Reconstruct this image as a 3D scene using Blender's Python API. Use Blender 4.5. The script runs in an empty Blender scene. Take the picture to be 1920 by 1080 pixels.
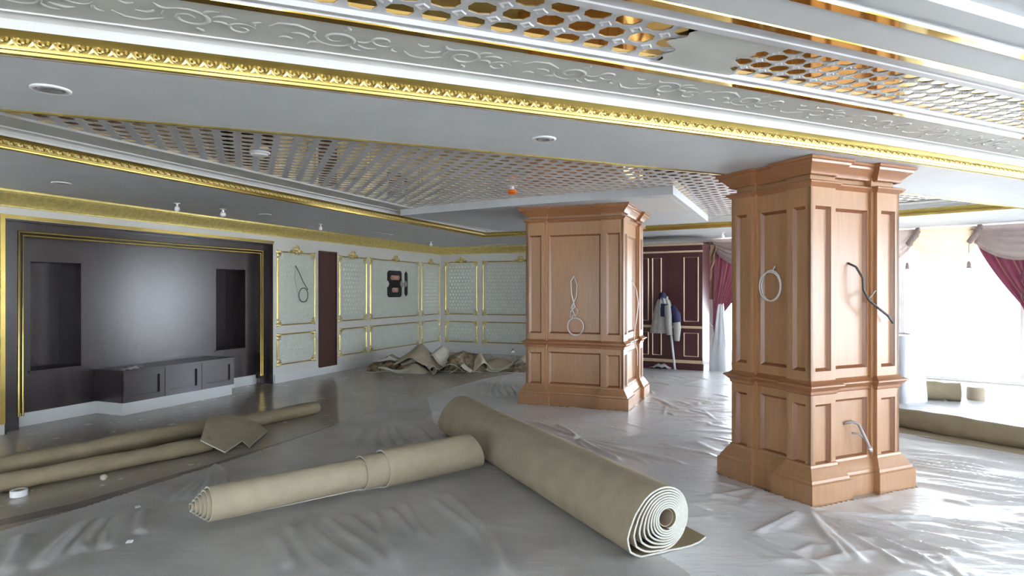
import bpy, bmesh, math, random
import numpy as np
from mathutils import Matrix, Vector
random.seed(7); rng = np.random.default_rng(7)
R = math.radians
scene = bpy.context.scene
COL = scene.collection

# ------------------------------------------------------------------ camera, sky, exposure
cam_data = bpy.data.cameras.new('camera'); cam = bpy.data.objects.new('camera', cam_data); COL.objects.link(cam)
cam_data.sensor_width = 36.0; cam_data.lens = 22.125; cam_data.shift_y = 5 / 1920
cam.location = (0, 0, 1.6); cam.rotation_euler = (R(90), 0, 0); cam_data.clip_start = 0.05; cam_data.clip_end = 300
scene.camera = cam
world = bpy.data.worlds.new('sky'); scene.world = world; world.use_nodes = True
bgn = world.node_tree.nodes['Background']; bgn.inputs[0].default_value = (0.77, 0.88, 1.0, 1); bgn.inputs[1].default_value = 6.1
sun_data = bpy.data.lights.new('sun', 'SUN'); sun_data.energy = 16.0; sun_data.angle = R(2.0); sun_data.color = (1.0, 0.98, 0.95)
sun = bpy.data.objects.new('sun', sun_data); COL.objects.link(sun); sun.location = (-20, 10, 40)
sun.rotation_euler = Vector((0.42, -0.28, -0.86)).to_track_quat('-Z', 'Y').to_euler()      # over the roof, onto the terrace outside
scene.view_settings.view_transform = 'Standard'; scene.view_settings.look = 'None'
scene.view_settings.gamma = 1.0; scene.view_settings.use_curve_mapping = False
scene.view_settings.exposure = 1.62
scene.cycles.max_bounces = 10; scene.cycles.diffuse_bounces = 7; scene.cycles.glossy_bounces = 5
scene.cycles.transparent_max_bounces = 12; scene.cycles.sample_clamp_indirect = 12
scene.cycles.caustics_reflective = False; scene.cycles.caustics_refractive = False

# ------------------------------------------------------------------ materials
def nodes(name):
    m = bpy.data.materials.new(name); m.use_nodes = True
    nt = m.node_tree; return m, nt, nt.nodes['Principled BSDF']
def link(nt, a, b): nt.links.new(a, b)
def coords(nt, scale=(1, 1, 1), rot=(0, 0, 0)):
    tc = nt.nodes.new('ShaderNodeTexCoord'); mp = nt.nodes.new('ShaderNodeMapping')
    mp.inputs['Scale'].default_value = scale; mp.inputs['Rotation'].default_value = rot
    link(nt, tc.outputs['Object'], mp.inputs['Vector']); return mp.outputs[0]
def noise(nt, vec, scale, detail=4, rough=0.55):
    n = nt.nodes.new('ShaderNodeTexNoise'); n.inputs['Scale'].default_value = scale
    n.inputs['Detail'].default_value = detail; n.inputs['Roughness'].default_value = rough
    link(nt, vec, n.inputs['Vector']); return n.outputs['Fac']
def ramp(nt, fac, c0, c1, p0=0.3, p1=0.7):
    r = nt.nodes.new('ShaderNodeValToRGB'); r.color_ramp.elements[0].position = p0; r.color_ramp.elements[1].position = p1
    r.color_ramp.elements[0].color = (*c0, 1); r.color_ramp.elements[1].color = (*c1, 1)
    link(nt, fac, r.inputs[0]); return r.outputs[0]
def bump(nt, bs, fac, strength, dist):
    b = nt.nodes.new('ShaderNodeBump'); b.inputs['Strength'].default_value = strength; b.inputs['Distance'].default_value = dist
    link(nt, fac, b.inputs['Height']); link(nt, b.outputs[0], bs.inputs['Normal'])
def plain(name, col, rough=0.5, metal=0.0, var=0.12, scale=3.0, bmp=0.0, bscale=60, coat=0.0, spec=0.5, stretch=(1, 1, 1)):
    m, nt, bs = nodes(name)
    v = coords(nt, stretch)
    f = noise(nt, v, scale)
    c0 = tuple(max(0, c * (1 - var)) for c in col); c1 = tuple(min(1, c * (1 + var)) for c in col)
    link(nt, ramp(nt, f, c0, c1), bs.inputs['Base Color'])
    bs.inputs['Roughness'].default_value = rough; bs.inputs['Metallic'].default_value = metal
    bs.inputs['Coat Weight'].default_value = coat; bs.inputs['Specular IOR Level'].default_value = spec
    if bmp: bump(nt, bs, noise(nt, v, bscale, 3), bmp, 0.004)
    return m
M = {}
M['white'] = plain('white_paint', (0.68, 0.68, 0.67), 0.55, var=0.03)
M['greywhite'] = plain('ceiling_paint', (0.66, 0.68, 0.71), 0.62, var=0.04)
M['plaster'] = plain('plaster_relief', (0.62, 0.62, 0.59), 0.6, var=0.05, bmp=0.1, bscale=25)
M['lattice'] = plain('lattice_white', (0.66, 0.66, 0.69), 0.5, var=0.04)
M['gold'] = plain('gold_leaf', (0.56, 0.41, 0.115), 0.27, 0.92, var=0.12, scale=6, bmp=0.06, bscale=45)
M['goldorn'] = plain('gold_ornament', (0.62, 0.50, 0.21), 0.32, 0.75, var=0.15, scale=20)
M['goldmat'] = plain('gold_carved', (0.74, 0.60, 0.22), 0.42, 0.6, var=0.16, scale=22, bmp=0.35, bscale=42)
M['mirror'] = plain('gold_mirror', (0.80, 0.50, 0.10), 0.05, 1.0, var=0.03, scale=1)
M['strip'] = plain('gold_strip', (0.82, 0.53, 0.12), 0.07, 1.0, var=0.03, scale=1)
M['wall'] = plain('cream_wall', (0.66, 0.64, 0.60), 0.5, var=0.03)
M['field'] = plain('panel_fabric', (0.60, 0.615, 0.545), 0.5, var=0.06, scale=8)
M['stud'] = plain('stud_silver', (0.72, 0.735, 0.68), 0.12, 0.0, var=0.1, scale=9)
def wood(name, c0, c1, rough, coat, stretch=(14, 14, 1.1), spec=0.5):
    m, nt, bs = nodes(name); v = coords(nt, stretch)
    f = noise(nt, v, 3.2, 7, 0.62)
    v2 = coords(nt, (1, 1, 0.6)); g = noise(nt, v2, 1.3, 2)
    mx = nt.nodes.new('ShaderNodeMath'); mx.operation = 'MULTIPLY_ADD'; mx.inputs[1].default_value = 0.55
    link(nt, f, mx.inputs[0])
    mm = nt.nodes.new('ShaderNodeMath'); mm.operation = 'MULTIPLY'; mm.inputs[1].default_value = 0.45; link(nt, g, mm.inputs[0])
    link(nt, mm.outputs[0], mx.inputs[2])
    link(nt, ramp(nt, mx.outputs[0], c0, c1, 0.32, 0.68), bs.inputs['Base Color'])
    bs.inputs['Roughness'].default_value = rough; bs.inputs['Coat Weight'].default_value = coat; bs.inputs['Coat Roughness'].default_value = 0.15
    bs.inputs['Specular IOR Level'].default_value = spec
    bump(nt, bs, f, 0.06, 0.002)
    return m
M['cherry'] = wood('cherry_wood', (0.34, 0.170, 0.075), (0.45, 0.245, 0.125), 0.38, 0.15)
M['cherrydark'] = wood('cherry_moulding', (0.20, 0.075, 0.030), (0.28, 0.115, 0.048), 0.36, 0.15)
M['cherrymid'] = wood('cherry_cornice', (0.28, 0.115, 0.048), (0.37, 0.17, 0.075), 0.36, 0.15)
M['wenge'] = wood('wenge_wood', (0.022, 0.013, 0.015), (0.034, 0.020, 0.022), 0.27, 0.0, (14, 14, 1.1), 0.8)
M['maroon'] = wood('mahogany_wood', (0.055, 0.014, 0.018), (0.085, 0.022, 0.026), 0.4, 0.1)
M['brown'] = wood('brown_door_wood', (0.05, 0.016, 0.012), (0.075, 0.024, 0.018), 0.45, 0.1)
M['carpet'] = plain('carpet_backing', (0.32, 0.262, 0.168), 0.95, var=0.1, scale=5, bmp=0.5, bscale=260, spec=0.1)
M['carpetpale'] = plain('carpet_pile', (0.43, 0.365, 0.255), 0.95, var=0.07, scale=7, bmp=0.5, bscale=260, spec=0.1)
M['carpetedge'] = plain('carpet_edge', (0.60, 0.585, 0.52), 0.95, var=0.1, scale=60, bmp=0.5, bscale=200, spec=0.1)
M['offcut'] = plain('carpet_offcut', (0.50, 0.42, 0.30), 0.95, var=0.15, scale=7, spec=0.1)
M['offcutdark'] = plain('carpet_pattern', (0.24, 0.185, 0.12), 0.95, var=0.75, scale=14, spec=0.1)
M['offcutpale'] = plain('carpet_cream', (0.60, 0.56, 0.44), 0.95, var=0.1, scale=9, spec=0.1)
M['core'] = plain('cardboard_core', (0.42, 0.34, 0.25), 0.8, var=0.1)
M['black'] = plain('black_plastic', (0.012, 0.011, 0.014), 0.4)
M['cablewhite'] = plain('cable_white', (0.72, 0.70, 0.68), 0.4)
M['cabledark'] = plain('cable_dark', (0.06, 0.055, 0.055), 0.5)
M['cablegrey'] = plain('cable_grey', (0.34, 0.31, 0.30), 0.35)
M['metal'] = plain('steel', (0.6, 0.62, 0.66), 0.3, 0.8)
M['pole'] = plain('pole_paint', (0.62, 0.66, 0.74), 0.35)
M['tape'] = plain('paper_white', (0.85, 0.85, 0.84), 0.6)
M['red'] = plain('label_red', (0.55, 0.16, 0.10), 0.5)
M['labeltan'] = plain('label_tan', (0.66, 0.44, 0.36), 0.5)
M['labeltext'] = plain('label_text', (0.80, 0.74, 0.70), 0.5)
M['orange'] = plain('orange_cap', (0.80, 0.17, 0.02), 0.5)
M['whiteplastic'] = plain('white_plastic', (0.8, 0.8, 0.8), 0.35)
M['film'] = plain('wrap_film', (0.62, 0.64, 0.68), 0.25, var=0.05, scale=5, bmp=0.6, bscale=9)
M['jacket'] = plain('jacket_grey', (0.40, 0.39, 0.37), 0.9, var=0.12, scale=12)
M['navy'] = plain('jacket_navy', (0.03, 0.028, 0.085), 0.85, var=0.2, scale=12)
M['concrete'] = plain('terrace_concrete', (0.72, 0.72, 0.70), 0.8, var=0.06)
def cloth(name, col, trans, var=0.15, stripes=0):
    m, nt, bs = nodes(name); out = nt.nodes['Material Output']
    v = coords(nt); f = noise(nt, v, 9)
    c = ramp(nt, f, tuple(x * (1 - var) for x in col), tuple(min(1, x * (1 + var)) for x in col))
    link(nt, c, bs.inputs['Base Color']); bs.inputs['Roughness'].default_value = 0.6; bs.inputs['Sheen Weight'].default_value = 0.3
    t = nt.nodes.new('ShaderNodeBsdfTranslucent'); link(nt, c, t.inputs['Color'])
    mx = nt.nodes.new('ShaderNodeMixShader'); mx.inputs[0].default_value = trans
    link(nt, bs.outputs[0], mx.inputs[1]); link(nt, t.outputs[0], mx.inputs[2]); link(nt, mx.outputs[0], out.inputs[0]); return m
M['drape'] = cloth('maroon_drape', (0.15, 0.022, 0.05), 0.10)
M['drapestripe'] = cloth('drape_stripe', (0.30, 0.14, 0.10), 0.10)
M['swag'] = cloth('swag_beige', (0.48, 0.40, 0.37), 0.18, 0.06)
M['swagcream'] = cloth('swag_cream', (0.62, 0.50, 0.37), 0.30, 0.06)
M['swagedge'] = cloth('swag_border', (0.36, 0.28, 0.26), 0.2)
M['sheer'] = cloth('brown_sheer', (0.20, 0.135, 0.09), 0.25)
M['ruffle'] = cloth('ruffle_tan', (0.50, 0.36, 0.23), 0.25)
# polished stone floor with dust
def floor_mat():
    m, nt, bs = nodes('polished_floor'); v = coords(nt)
    f = noise(nt, v, 0.9, 6, 0.6); g = noise(nt, v, 7, 5, 0.6)
    link(nt, ramp(nt, f, (0.33, 0.29, 0.235), (0.43, 0.39, 0.335)), bs.inputs['Base Color'])
    rr = nt.nodes.new('ShaderNodeMapRange'); rr.inputs[1].default_value = 0.3; rr.inputs[2].default_value = 0.7
    rr.inputs[3].default_value = 0.10; rr.inputs[4].default_value = 0.30; link(nt, g, rr.inputs[0]); link(nt, rr.outputs[0], bs.inputs['Roughness'])
    return m
M['floor'] = floor_mat()
M['floorband'] = plain('floor_band_stone', (0.20, 0.17, 0.155), 0.25, var=0.2, scale=6)
def plastic_mat(name, col, lo_, hi_):
    m, nt, bs = nodes(name); out = nt.nodes['Material Output']
    v = coords(nt, (1, 1, 1)); vs = coords(nt, (1.0, 5.5, 1), (0, 0, R(-28)))
    n1 = noise(nt, vs, 2.2, 6, 0.6); n2 = noise(nt, v, 1.1, 4); n3 = noise(nt, v, 14, 4, 0.6)
    ad = nt.nodes.new('ShaderNodeMath'); ad.operation = 'MULTIPLY_ADD'; ad.inputs[1].default_value = 0.35
    link(nt, n3, ad.inputs[0]); link(nt, n1, ad.inputs[2])
    bp = nt.nodes.new('ShaderNodeBump'); bp.inputs['Strength'].default_value = 0.42; bp.inputs['Distance'].default_value = 0.02; link(nt, ad.outputs[0], bp.inputs['Height'])
    df = nt.nodes.new('ShaderNodeBsdfDiffuse'); df.inputs['Color'].default_value = (*col, 1); link(nt, bp.outputs[0], df.inputs['Normal'])
    tr = nt.nodes.new('ShaderNodeBsdfTransparent')
    mr = nt.nodes.new('ShaderNodeMapRange'); mr.inputs[1].default_value = 0.3; mr.inputs[2].default_value = 0.7
    mr.inputs[3].default_value = lo_; mr.inputs[4].default_value = hi_; link(nt, n2, mr.inputs[0])
    mx = nt.nodes.new('ShaderNodeMixShader'); link(nt, mr.outputs[0], mx.inputs[0]); link(nt, tr.outputs[0], mx.inputs[1]); link(nt, df.outputs[0], mx.inputs[2])
    fr = nt.nodes.new('ShaderNodeFresnel'); fr.inputs['IOR'].default_value = 2.5; link(nt, bp.outputs[0], fr.inputs['Normal'])
    gl = nt.nodes.new('ShaderNodeBsdfGlossy'); gl.inputs['Roughness'].default_value = 0.38; link(nt, bp.outputs[0], gl.inputs['Normal'])
    m2 = nt.nodes.new('ShaderNodeMixShader'); link(nt, fr.outputs[0], m2.inputs[0]); link(nt, mx.outputs[0], m2.inputs[1])
    g2 = nt.nodes.new('ShaderNodeBsdfGlossy'); g2.inputs['Roughness'].default_value = 0.13; link(nt, bp.outputs[0], g2.inputs['Normal'])
    m3 = nt.nodes.new('ShaderNodeMixShader'); m3.inputs[0].default_value = 0.35; link(nt, gl.outputs[0], m3.inputs[1]); link(nt, g2.outputs[0], m3.inputs[2]); link(nt, m3.outputs[0], m2.inputs[2]); link(nt, m2.outputs[0], out.inputs[0])
    nt.nodes.remove(bs); return m
M['plastic'] = plastic_mat('clear_sheet_film', (0.80, 0.79, 0.77), 0.45, 0.80); M['plasticskywhite'] = plastic_mat('sky_whitened_film', (0.88, 0.89, 0.91), 0.78, 0.98)  # second film is whiter: sky reflection off the creases put into its colour
def glass_mat():
    m, nt, bs = nodes('window_glass'); out = nt.nodes['Material Output']
    tr = nt.nodes.new('ShaderNodeBsdfTransparent'); gl = nt.nodes.new('ShaderNodeBsdfGlossy'); gl.inputs['Roughness'].default_value = 0.02
    mx = nt.nodes.new('ShaderNodeMixShader'); mx.inputs[0].default_value = 0.05
    link(nt, tr.outputs[0], mx.inputs[1]); link(nt, gl.outputs[0], mx.inputs[2]); link(nt, mx.outputs[0], out.inputs[0]); return m
M['glass'] = glass_mat()

# ------------------------------------------------------------------ mesh helpers
class MB:
    def __init__(s): s.v = []; s.f = []; s.m = []; s.cur = 0
    def add(s, vs, fs):
        o = len(s.v); s.v += [tuple(p) for p in vs]; s.f += [tuple(i + o for i in f) for f in fs]; s.m += [s.cur] * len(fs); return s
    def box(s, x0, x1, y0, y1, z0, z1):
        vs = [(x, y, z) for z in (z0, z1) for y in (y0, y1) for x in (x0, x1)]
        return s.add(vs, [(0, 2, 3, 1), (4, 5, 7, 6), (0, 1, 5, 4), (2, 6, 7, 3), (0, 4, 6, 2), (1, 3, 7, 5)])
    def grid(s, P):
        n = len(P); k = len(P[0]); vs = [p for row in P for p in row]
        return s.add(vs, [(i * k + j, i * k + j + 1, (i + 1) * k + j + 1, (i + 1) * k + j) for i in range(n - 1) for j in range(k - 1)])
    def tube(s, pts, r, n=8, caps=True, flat=1.0):
        pts = [Vector(p) for p in pts]; rs = r if isinstance(r, (list, tuple)) else [r] * len(pts); rows = []
        prev = None
        for i, p in enumerate(pts):
            d = (pts[min(i + 1, len(pts) - 1)] - pts[max(i - 1, 0)])
            d = d.normalized() if d.length > 1e-9 else Vector((0, 0, 1))
            if prev is None:
                a = Vector((0, 0, 1)) if abs(d.z) < 0.9 else Vector((1, 0, 0)); e1 = d.cross(a).normalized()
            else:
                e1 = (prev - d * prev.dot(d)); e1 = e1.normalized() if e1.length > 1e-6 else d.orthogonal().normalized()
            prev = e1; e2 = d.cross(e1)
            rows.append([p + e1 * math.cos(t) * rs[i] + e2 * math.sin(t) * rs[i] * flat for t in [2 * math.pi * k / n for k in range(n + 1)]])
        s.grid(rows)
        if caps:
            for row, rev in ((rows[0], False), (rows[-1], True)):
                q = row[:-1]; s.add(q, [tuple(range(n))[::-1] if rev else tuple(range(n))])
        return s
    def lathe(s, prof, n=16, c=(0, 0, 0)):
        return s.grid([[(c[0] + r * math.cos(2 * math.pi * k / n), c[1] + r * math.sin(2 * math.pi * k / n), c[2] + z) for k in range(n + 1)] for r, z in prof])
    def blob(s, x, z, ang, L, W, h, y=0.0, n=8):   # leaf-like boss on a plane facing -y
        vs = []
        for k in range(n):
            t = 2 * math.pi * k / n; a, b = L * math.cos(t), W * math.sin(t)
            vs.append((x + a * math.cos(ang) - b * math.sin(ang), y, z + a * math.sin(ang) + b * math.cos(ang)))
        vs.append((x, y - h, z)); return s.add(vs, [(k, (k + 1) % n, n) for k in range(n)])
    def sweep(s, prof, path, closed=False):       # prof (d, z): d to the right-hand side of travel
        n = len(path); rows = []
        for i in range(n):
            p = np.array(path[i]); a = np.array(path[i - 1]) if (i or closed) else None; b = np.array(path[(i + 1) % n]) if (i < n - 1 or closed) else None
            d0 = (p - a) / np.linalg.norm(p - a) if a is not None else None; d1 = (b - p) / np.linalg.norm(b - p) if b is not None else None
            if d0 is None: d0 = d1
            if d1 is None: d1 = d0
            n0 = np.array([d0[1], -d0[0]]); n1 = np.array([d1[1], -d1[0]]); m = n0 + n1; m = m / np.dot(m, m) * 2 if np.dot(m, m) > 1e-6 else n0
            rows.append([(p[0] + m[0] * d, p[1] + m[1] * d, z) for d, z in prof])
        if closed: rows.append(rows[0])
        return s.grid(rows)
    def mesh(s, name, mats, smooth=False):
        me = bpy.data.meshes.new(name); me.from_pydata(s.v, [], s.f); me.update()
        for m in (mats if isinstance(mats, (list, tuple)) else [mats]): me.materials.append(m)
        if len(me.materials) > 1: me.polygons.foreach_set('material_index', s.m)
        bm = bmesh.new(); bm.from_mesh(me); bmesh.ops.remove_doubles(bm, verts=bm.verts, dist=1e-5); bmesh.ops.recalc_face_normals(bm, faces=bm.faces); bm.to_mesh(me); bm.free()
        if smooth:
            me.polygons.foreach_set('use_smooth', [True] * len(me.polygons))
            if smooth is not True: me.set_sharp_from_angle(angle=R(smooth))
        return me
    def obj(s, name, mats, parent=None, smooth=False):
        return link_obj(name, s.mesh(name, mats, smooth), parent)
def link_obj(name, me, parent=None, loc=None, rz=None):
    o = bpy.data.objects.new(name, me); COL.objects.link(o); o.parent = parent
    if loc is not None: o.location = loc
    if rz is not None: o.rotation_euler = (0, 0, rz)
    return o
def tag(o, label, cat, group=None, kind=None):
    o['label'] = label; o['category'] = cat
    if group: o['group'] = group
    if kind: o['kind'] = kind
    return o
def thing(name, label, cat, loc=(0, 0, 0), rz=0, group=None, kind=None):
    return tag(link_obj(name, None, None, loc, rz), label, cat, group, kind)
def struct(o, label, cat): return tag(o, label, cat, None, 'structure')
def place(o, loc=(0, 0, 0), rz=0): o.location = loc; o.rotation_euler = (0, 0, rz); return o

# ------------------------------------------------------------------ plan of the hall (metres, viewer at the origin)
W0 = np.array([-1.864, 16.417]); A = R(21.84)
D1 = np.array([math.sin(A), math.cos(A)]); N1 = np.array([math.cos(A), -math.sin(A)])
LW = dict(loc=(W0[0], W0[1], 0), rz=R(90) - A)            # left wall frame: x along wall, -y into the room
FWF = dict(loc=(W0[0], W0[1], 0), rz=-A)                  # far wall frame
Z_NEAR, Z_LEFT, Z_COF = 2.605, 2.72, 2.87
WIN = [(4.26, 13.96), (5.75, 12.90), (7.235, 11.70), (8.60, 10.57), (9.75, 9.20), (10.75, 7.40), (11.45, 5.20), (11.80, 2.60), (11.80, -0.5), (11.50, -5.0)]
def edge_y(x):
    if x < -2.6: return edge_y(-2.6) + (x + 2.6) * (0.41972 + 2 * 0.0098507 * -2.6)
    return 3.5553 + 0.41972 * x + 0.0098507 * x * x
EDGE = [(x, edge_y(x)) for x in list(np.arange(-11.0, -2.7, 1.4)) + list(np.arange(-2.6, 9.6, 0.4))]
def arc(path):
    s = [0]
    for a, b in zip(path, path[1:]): s.append(s[-1] + math.dist(a, b))
    return s
ES = arc(EDGE)
def edge_at(s):
    i = min(max(np.searchsorted(ES, s) - 1, 0), len(EDGE) - 2); t = (s - ES[i]) / (ES[i + 1] - ES[i])
    a, b = np.array(EDGE[i]), np.array(EDGE[i + 1]); d = (b - a) / np.linalg.norm(b - a)
    return a + (b - a) * t, d, np.array([d[1], -d[0]])
def edge_s(x): return float(np.interp(x, [p[0] for p in EDGE], ES))

# ------------------------------------------------------------------ setting: floor, walls, ceilings
b = MB(); b.add([(-15, -6.5, 0), (12.6, -6.5, 0), (12.6, 17, 0), (-15, 17, 0), (-15, -6.5, -0.1), (12.6, -6.5, -0.1), (12.6, 17, -0.1), (-15, 17, -0.1)],
                [(0, 1, 2, 3), (4, 7, 6, 5), (0, 4, 5, 1), (1, 5, 6, 2), (2, 6, 7, 3), (3, 7, 4, 0)])
floor = struct(b.obj('floor', M['floor']), 'grey polished stone floor, dusty along the wall', 'floor')
b = MB(); b.sweep([(0, 0.002), (0.16, 0.002)], [(-4.6, 3.2), (-3.30, 4.72), (-2.72, 5.95), (-2.05, 7.6), (-1.62, 8.9)])
b.obj('floor_band', M['floorband'], floor)
b = MB(); b.box(-40, 60, -40, 60, -0.35, -0.12)
struct(b.obj('ground', M['concrete']), 'pale concrete terrace outside the windows', 'ground')
b = MB(); b.box(-15, 12.6, -6.5, 17.3, 3.05, 3.2)
struct(b.obj('ceiling', M['white']), 'white slab above the coffered ceiling', 'ceiling')

# left wall with the opening of the media niche
NU0, NU1, NZ = -10.15, -6.03, 2.407
b = MB()
b.box(-26, NU0, 0, 0.25, 0, 3.05); b.box(NU1, 0.2, 0, 0.25, 0, 3.05); b.box(NU0, NU1, 0, 0.25, NZ, 3.05); b.box(NU0 - 0.3, NU1 + 0.3, 0.86, 0.95, 0, 3.05); b.box(NU0 - 0.3, NU0 - 0.05, 0.25, 0.86, 0, 3.05); b.box(NU1 + 0.05, NU1 + 0.3, 0.25, 0.86, 0, 3.05)
wall_left = struct(place(b.obj('wall_left', M['wall']), **LW), 'cream left wall with gold framed panels and a dark media niche', 'wall')
b = MB(); b.box(-0.25, 6.62, 0, 0.2, 0, 3.05)
wall_far = struct(place(b.obj('wall_back', M['wall']), **FWF), 'cream far wall with gold framed panels behind the wooden pillar', 'wall')
b = MB(); b.box(-15, 12.6, -5.4, -5.2, 0, 0.10); b.box(-15, 12.6, -5.4, -5.2, 2.5, 3.05)
for k in range(7): b.box(-11.6 + 3.8 * k - 1.15, -11.6 + 3.8 * k + 1.15, -5.4, -5.2, 0.10, 2.5)
b.box(-15, -12.75, -5.4, -5.2, 0.1, 2.5)
struct(b.obj('wall_front', M['wall']), 'cream wall with tall windows behind the viewer', 'wall')
b = MB(); b.box(NU1 + 0.02, 0.0, -0.022, 0, 0, 0.135); b.box(NU1 + 0.02, 0.0, -0.014, 0, 0.135, 0.15)
struct(place(b.obj('baseboard_left', M['white']), **LW), 'white baseboard along the left wall', 'baseboard')
b = MB(); b.box(0.0, 6.3, -0.022, 0, 0, 0.135); b.box(0, 6.3, -0.014, 0, 0.135, 0.15)
struct(place(b.obj('baseboard_back', M['white']), **FWF), 'white baseboard along the far wall behind the carpet scraps', 'baseboard')

# gold frame ornaments shared by the wall panels
def corner_mesh():      # sits at a corner, arms along +x and +z (bottom-left corner)
    b = MB()
    for x, z, a, L, W, h in ((0.02, 0.02, 45, 0.05, 0.032, 0.03), (0.075, 0.012, 10, 0.05, 0.02, 0.024), (0.012, 0.075, 80, 0.05, 0.02, 0.024),
                             (0.125, 0.01, -8, 0.038, 0.014, 0.018), (0.01, 0.125, 98, 0.038, 0.014, 0.018), (0.06, 0.05, 45, 0.035, 0.017, 0.026),
                             (0.045, 0.095, 60, 0.03, 0.013, 0.02), (0.095, 0.045, 30, 0.03, 0.013, 0.02), (0.085, 0.085, 45, 0.022, 0.012, 0.018)):
        b.blob(x, z, R(a), L, W, h)
    return b.mesh('corner_ornament', M['goldorn'], 50)
def crest_mesh():
    b = MB(); b.blob(0, 0.06, R(90), 0.055, 0.04, 0.04); b.blob(0, 0.0, 0, 0.06, 0.03, 0.035); b.blob(0, 0.105, R(90), 0.03, 0.02, 0.025)
    for sx in (-1, 1):
        for x, z, a, L, W in ((0.06, 0.05, 30, 0.045, 0.022), (0.075, 0.015, -10, 0.05, 0.024), (0.125, 0.02, 15, 0.04, 0.018), (0.165, 0.0, -20, 0.045, 0.016),
                              (0.045, 0.09, 55, 0.035, 0.016), (0.21, -0.012, -12, 0.04, 0.013), (0.04, -0.035, -40, 0.035, 0.018)):
            b.blob(sx * x, z, R(a) * sx, L, W, 0.026)
    return b.mesh('crest_ornament', M['goldorn'], 50)
CORNER, CREST = corner_mesh(), crest_mesh()
def wall_panel(wall, x0, x1, z0, z1, crest):
    w, h = x1 - x0, z1 - z0
    root = link_obj('wall_panel', None, wall, ((x0 + x1) / 2, 0, z0))
    c = 0.10   # scooped corners of the fabric field
    def outline(ins):
        a, bb, t0, t1 = -w / 2 + ins, w / 2 - ins, ins, h - ins; pts = []
        for cx, cz, a0 in ((a, t0, 90), (bb, t0, 180), (bb, t1, 270), (a, t1, 0)):
            for k in range(5):
                t = R(a0 - 22.5 * k); pts.append((cx + c * math.cos(t), cz + c * math.sin(t)))
        return pts
    o1, o2 = outline(0.02), outline(0.06); n = len(o1); b = MB()
    b.add([(x, -0.004, z) for x, z in o1] + [(x, -0.016, z) for x, z in o2], [(k, (k + 1) % n, n + (k + 1) % n, n + k) for k in range(n)] + [tuple(range(n, 2 * n))])
    b.obj('fabric_field', M['field'], root)
    b = MB(); b.cur = 0
    for (xa, xb, za, zb) in ((-w / 2 + 0.12, w / 2 - 0.12, 0, 0.03), (-w / 2 + 0.12, w / 2 - 0.12, h - 0.03, h)):
        b.add([(xa, 0, za), (xb, 0, za), (xb, 0, zb), (xa, 0, zb), (xa, -0.02, (za + zb) / 2), (xb, -0.02, (za + zb) / 2)], [(0, 1, 5, 4), (4, 5, 2, 3), (0, 4, 3), (1, 2, 5)])
    for xa in (-w / 2, w / 2 - 0.035):
        b.tube([(xa + 0.017, -0.004, 0.13), (xa + 0.017, -0.004, h - 0.13)], 0.017, 8)
    b.obj('gold_moulding', M['gold'], root, 40)
    for sx, sz in ((1, 1), (-1, 1), (1, -1), (-1, -1)):
        o = link_obj('corner_ornament', CORNER, root, (-sx * w / 2, -0.002, 0 if sz > 0 else h)); o.scale = (sx, 1, sz)
    if crest: link_obj('crest_ornament', CREST, root, (0, -0.004, h))
    # silver studs in a diamond grid, too many and small to pick apart
    b = MB(); p = 0.088; r = 0
    z = 0.16
    while z < h - 0.14:
        x = -w / 2 + 0.15 + (p / 2 if r % 2 else 0)
        while x < w / 2 - 0.13:
            b.blob(x, z, R(45), 0.016, 0.016, 0.012, -0.016, 4)
            for a in (0, 90, 180, 270): b.blob(x + 0.021 * math.cos(R(a)), z + 0.021 * math.sin(R(a)), R(a), 0.010, 0.004, 0.005, -0.016, 4)
            x += p
        z += p; r += 1
    o = b.obj('stud_pattern', M['stud'], root); o['kind'] = 'stuff'
for x0, x1 in ((-5.945, -4.945), (-4.235, -3.295), (-3.18, -1.115), (-0.99, -0.055)):
    wall_panel(wall_left, x0, x1, 0.985, 2.295, True); wall_panel(wall_left, x0, x1, 0.295, 0.845, False)
for x0, x1 in ((0.14, 1.06), (1.207, 3.27), (3.40, 4.32)):
    wall_panel(wall_far, x0, x1, 0.985, 2.345, True); wall_panel(wall_far, x0, x1, 0.275, 0.815, False)
# brown flush door in the left wall
d = struct(thing('door_1', 'narrow dark brown flush door between the first two gold framed panels', 'door', LW['loc'], LW['rz']), 'narrow dark brown flush door between the first two gold framed panels', 'door')
b = MB(); b.box(-4.815, -4.347, -0.012, 0, 0.175, 2.327); b.obj('leaf', M['brown'], d)
b = MB()
for q in ((-4.845, -4.815, 0.14, 2.357), (-4.347, -4.317, 0.14, 2.357)): b.box(q[0], q[1], -0.028, 0, q[2], q[3])
b.box(-4.815, -4.347, -0.028, 0, 2.327, 2.357); b.box(-4.815, -4.347, -0.028, 0, 0.14, 0.175); b.obj('door_frame', M['brown'], d)

# ------------------------------------------------------------------ media niche
mw = thing('media_wall_unit', 'dark wenge media niche with double gold frame and tall side recesses', 'media unit', LW['loc'], LW['rz'])
F0, P0 = 0.13, 0.30       # frame plane and panel plane behind the wall face
gx0, gx1, gz = -9.93, -6.15, 2.275
b = MB()
b.box(NU0, gx0, F0, F0 + 0.05, 0, NZ); b.box(gx1, NU1, F0, F0 + 0.05, 0.0, NZ); b.box(gx0, gx1, F0, F0 + 0.05, gz, NZ)
b.box(NU0, NU0 + 0.02, 0.001, F0, 0, NZ); b.box(NU1 - 0.012, NU1, 0.001, F0, 0.0, NZ); b.box(NU0, NU1, 0.001, F0, NZ - 0.02, NZ)
b.box(gx0 - 0.02, gx0, F0, P0, 0.1, gz); b.box(gx1, gx1 + 0.02, F0, P0, 0.1, gz); b.box(gx0, gx1, F0, P0, gz, gz + 0.02)
b.obj('frame', M['wenge'], mw)
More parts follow.
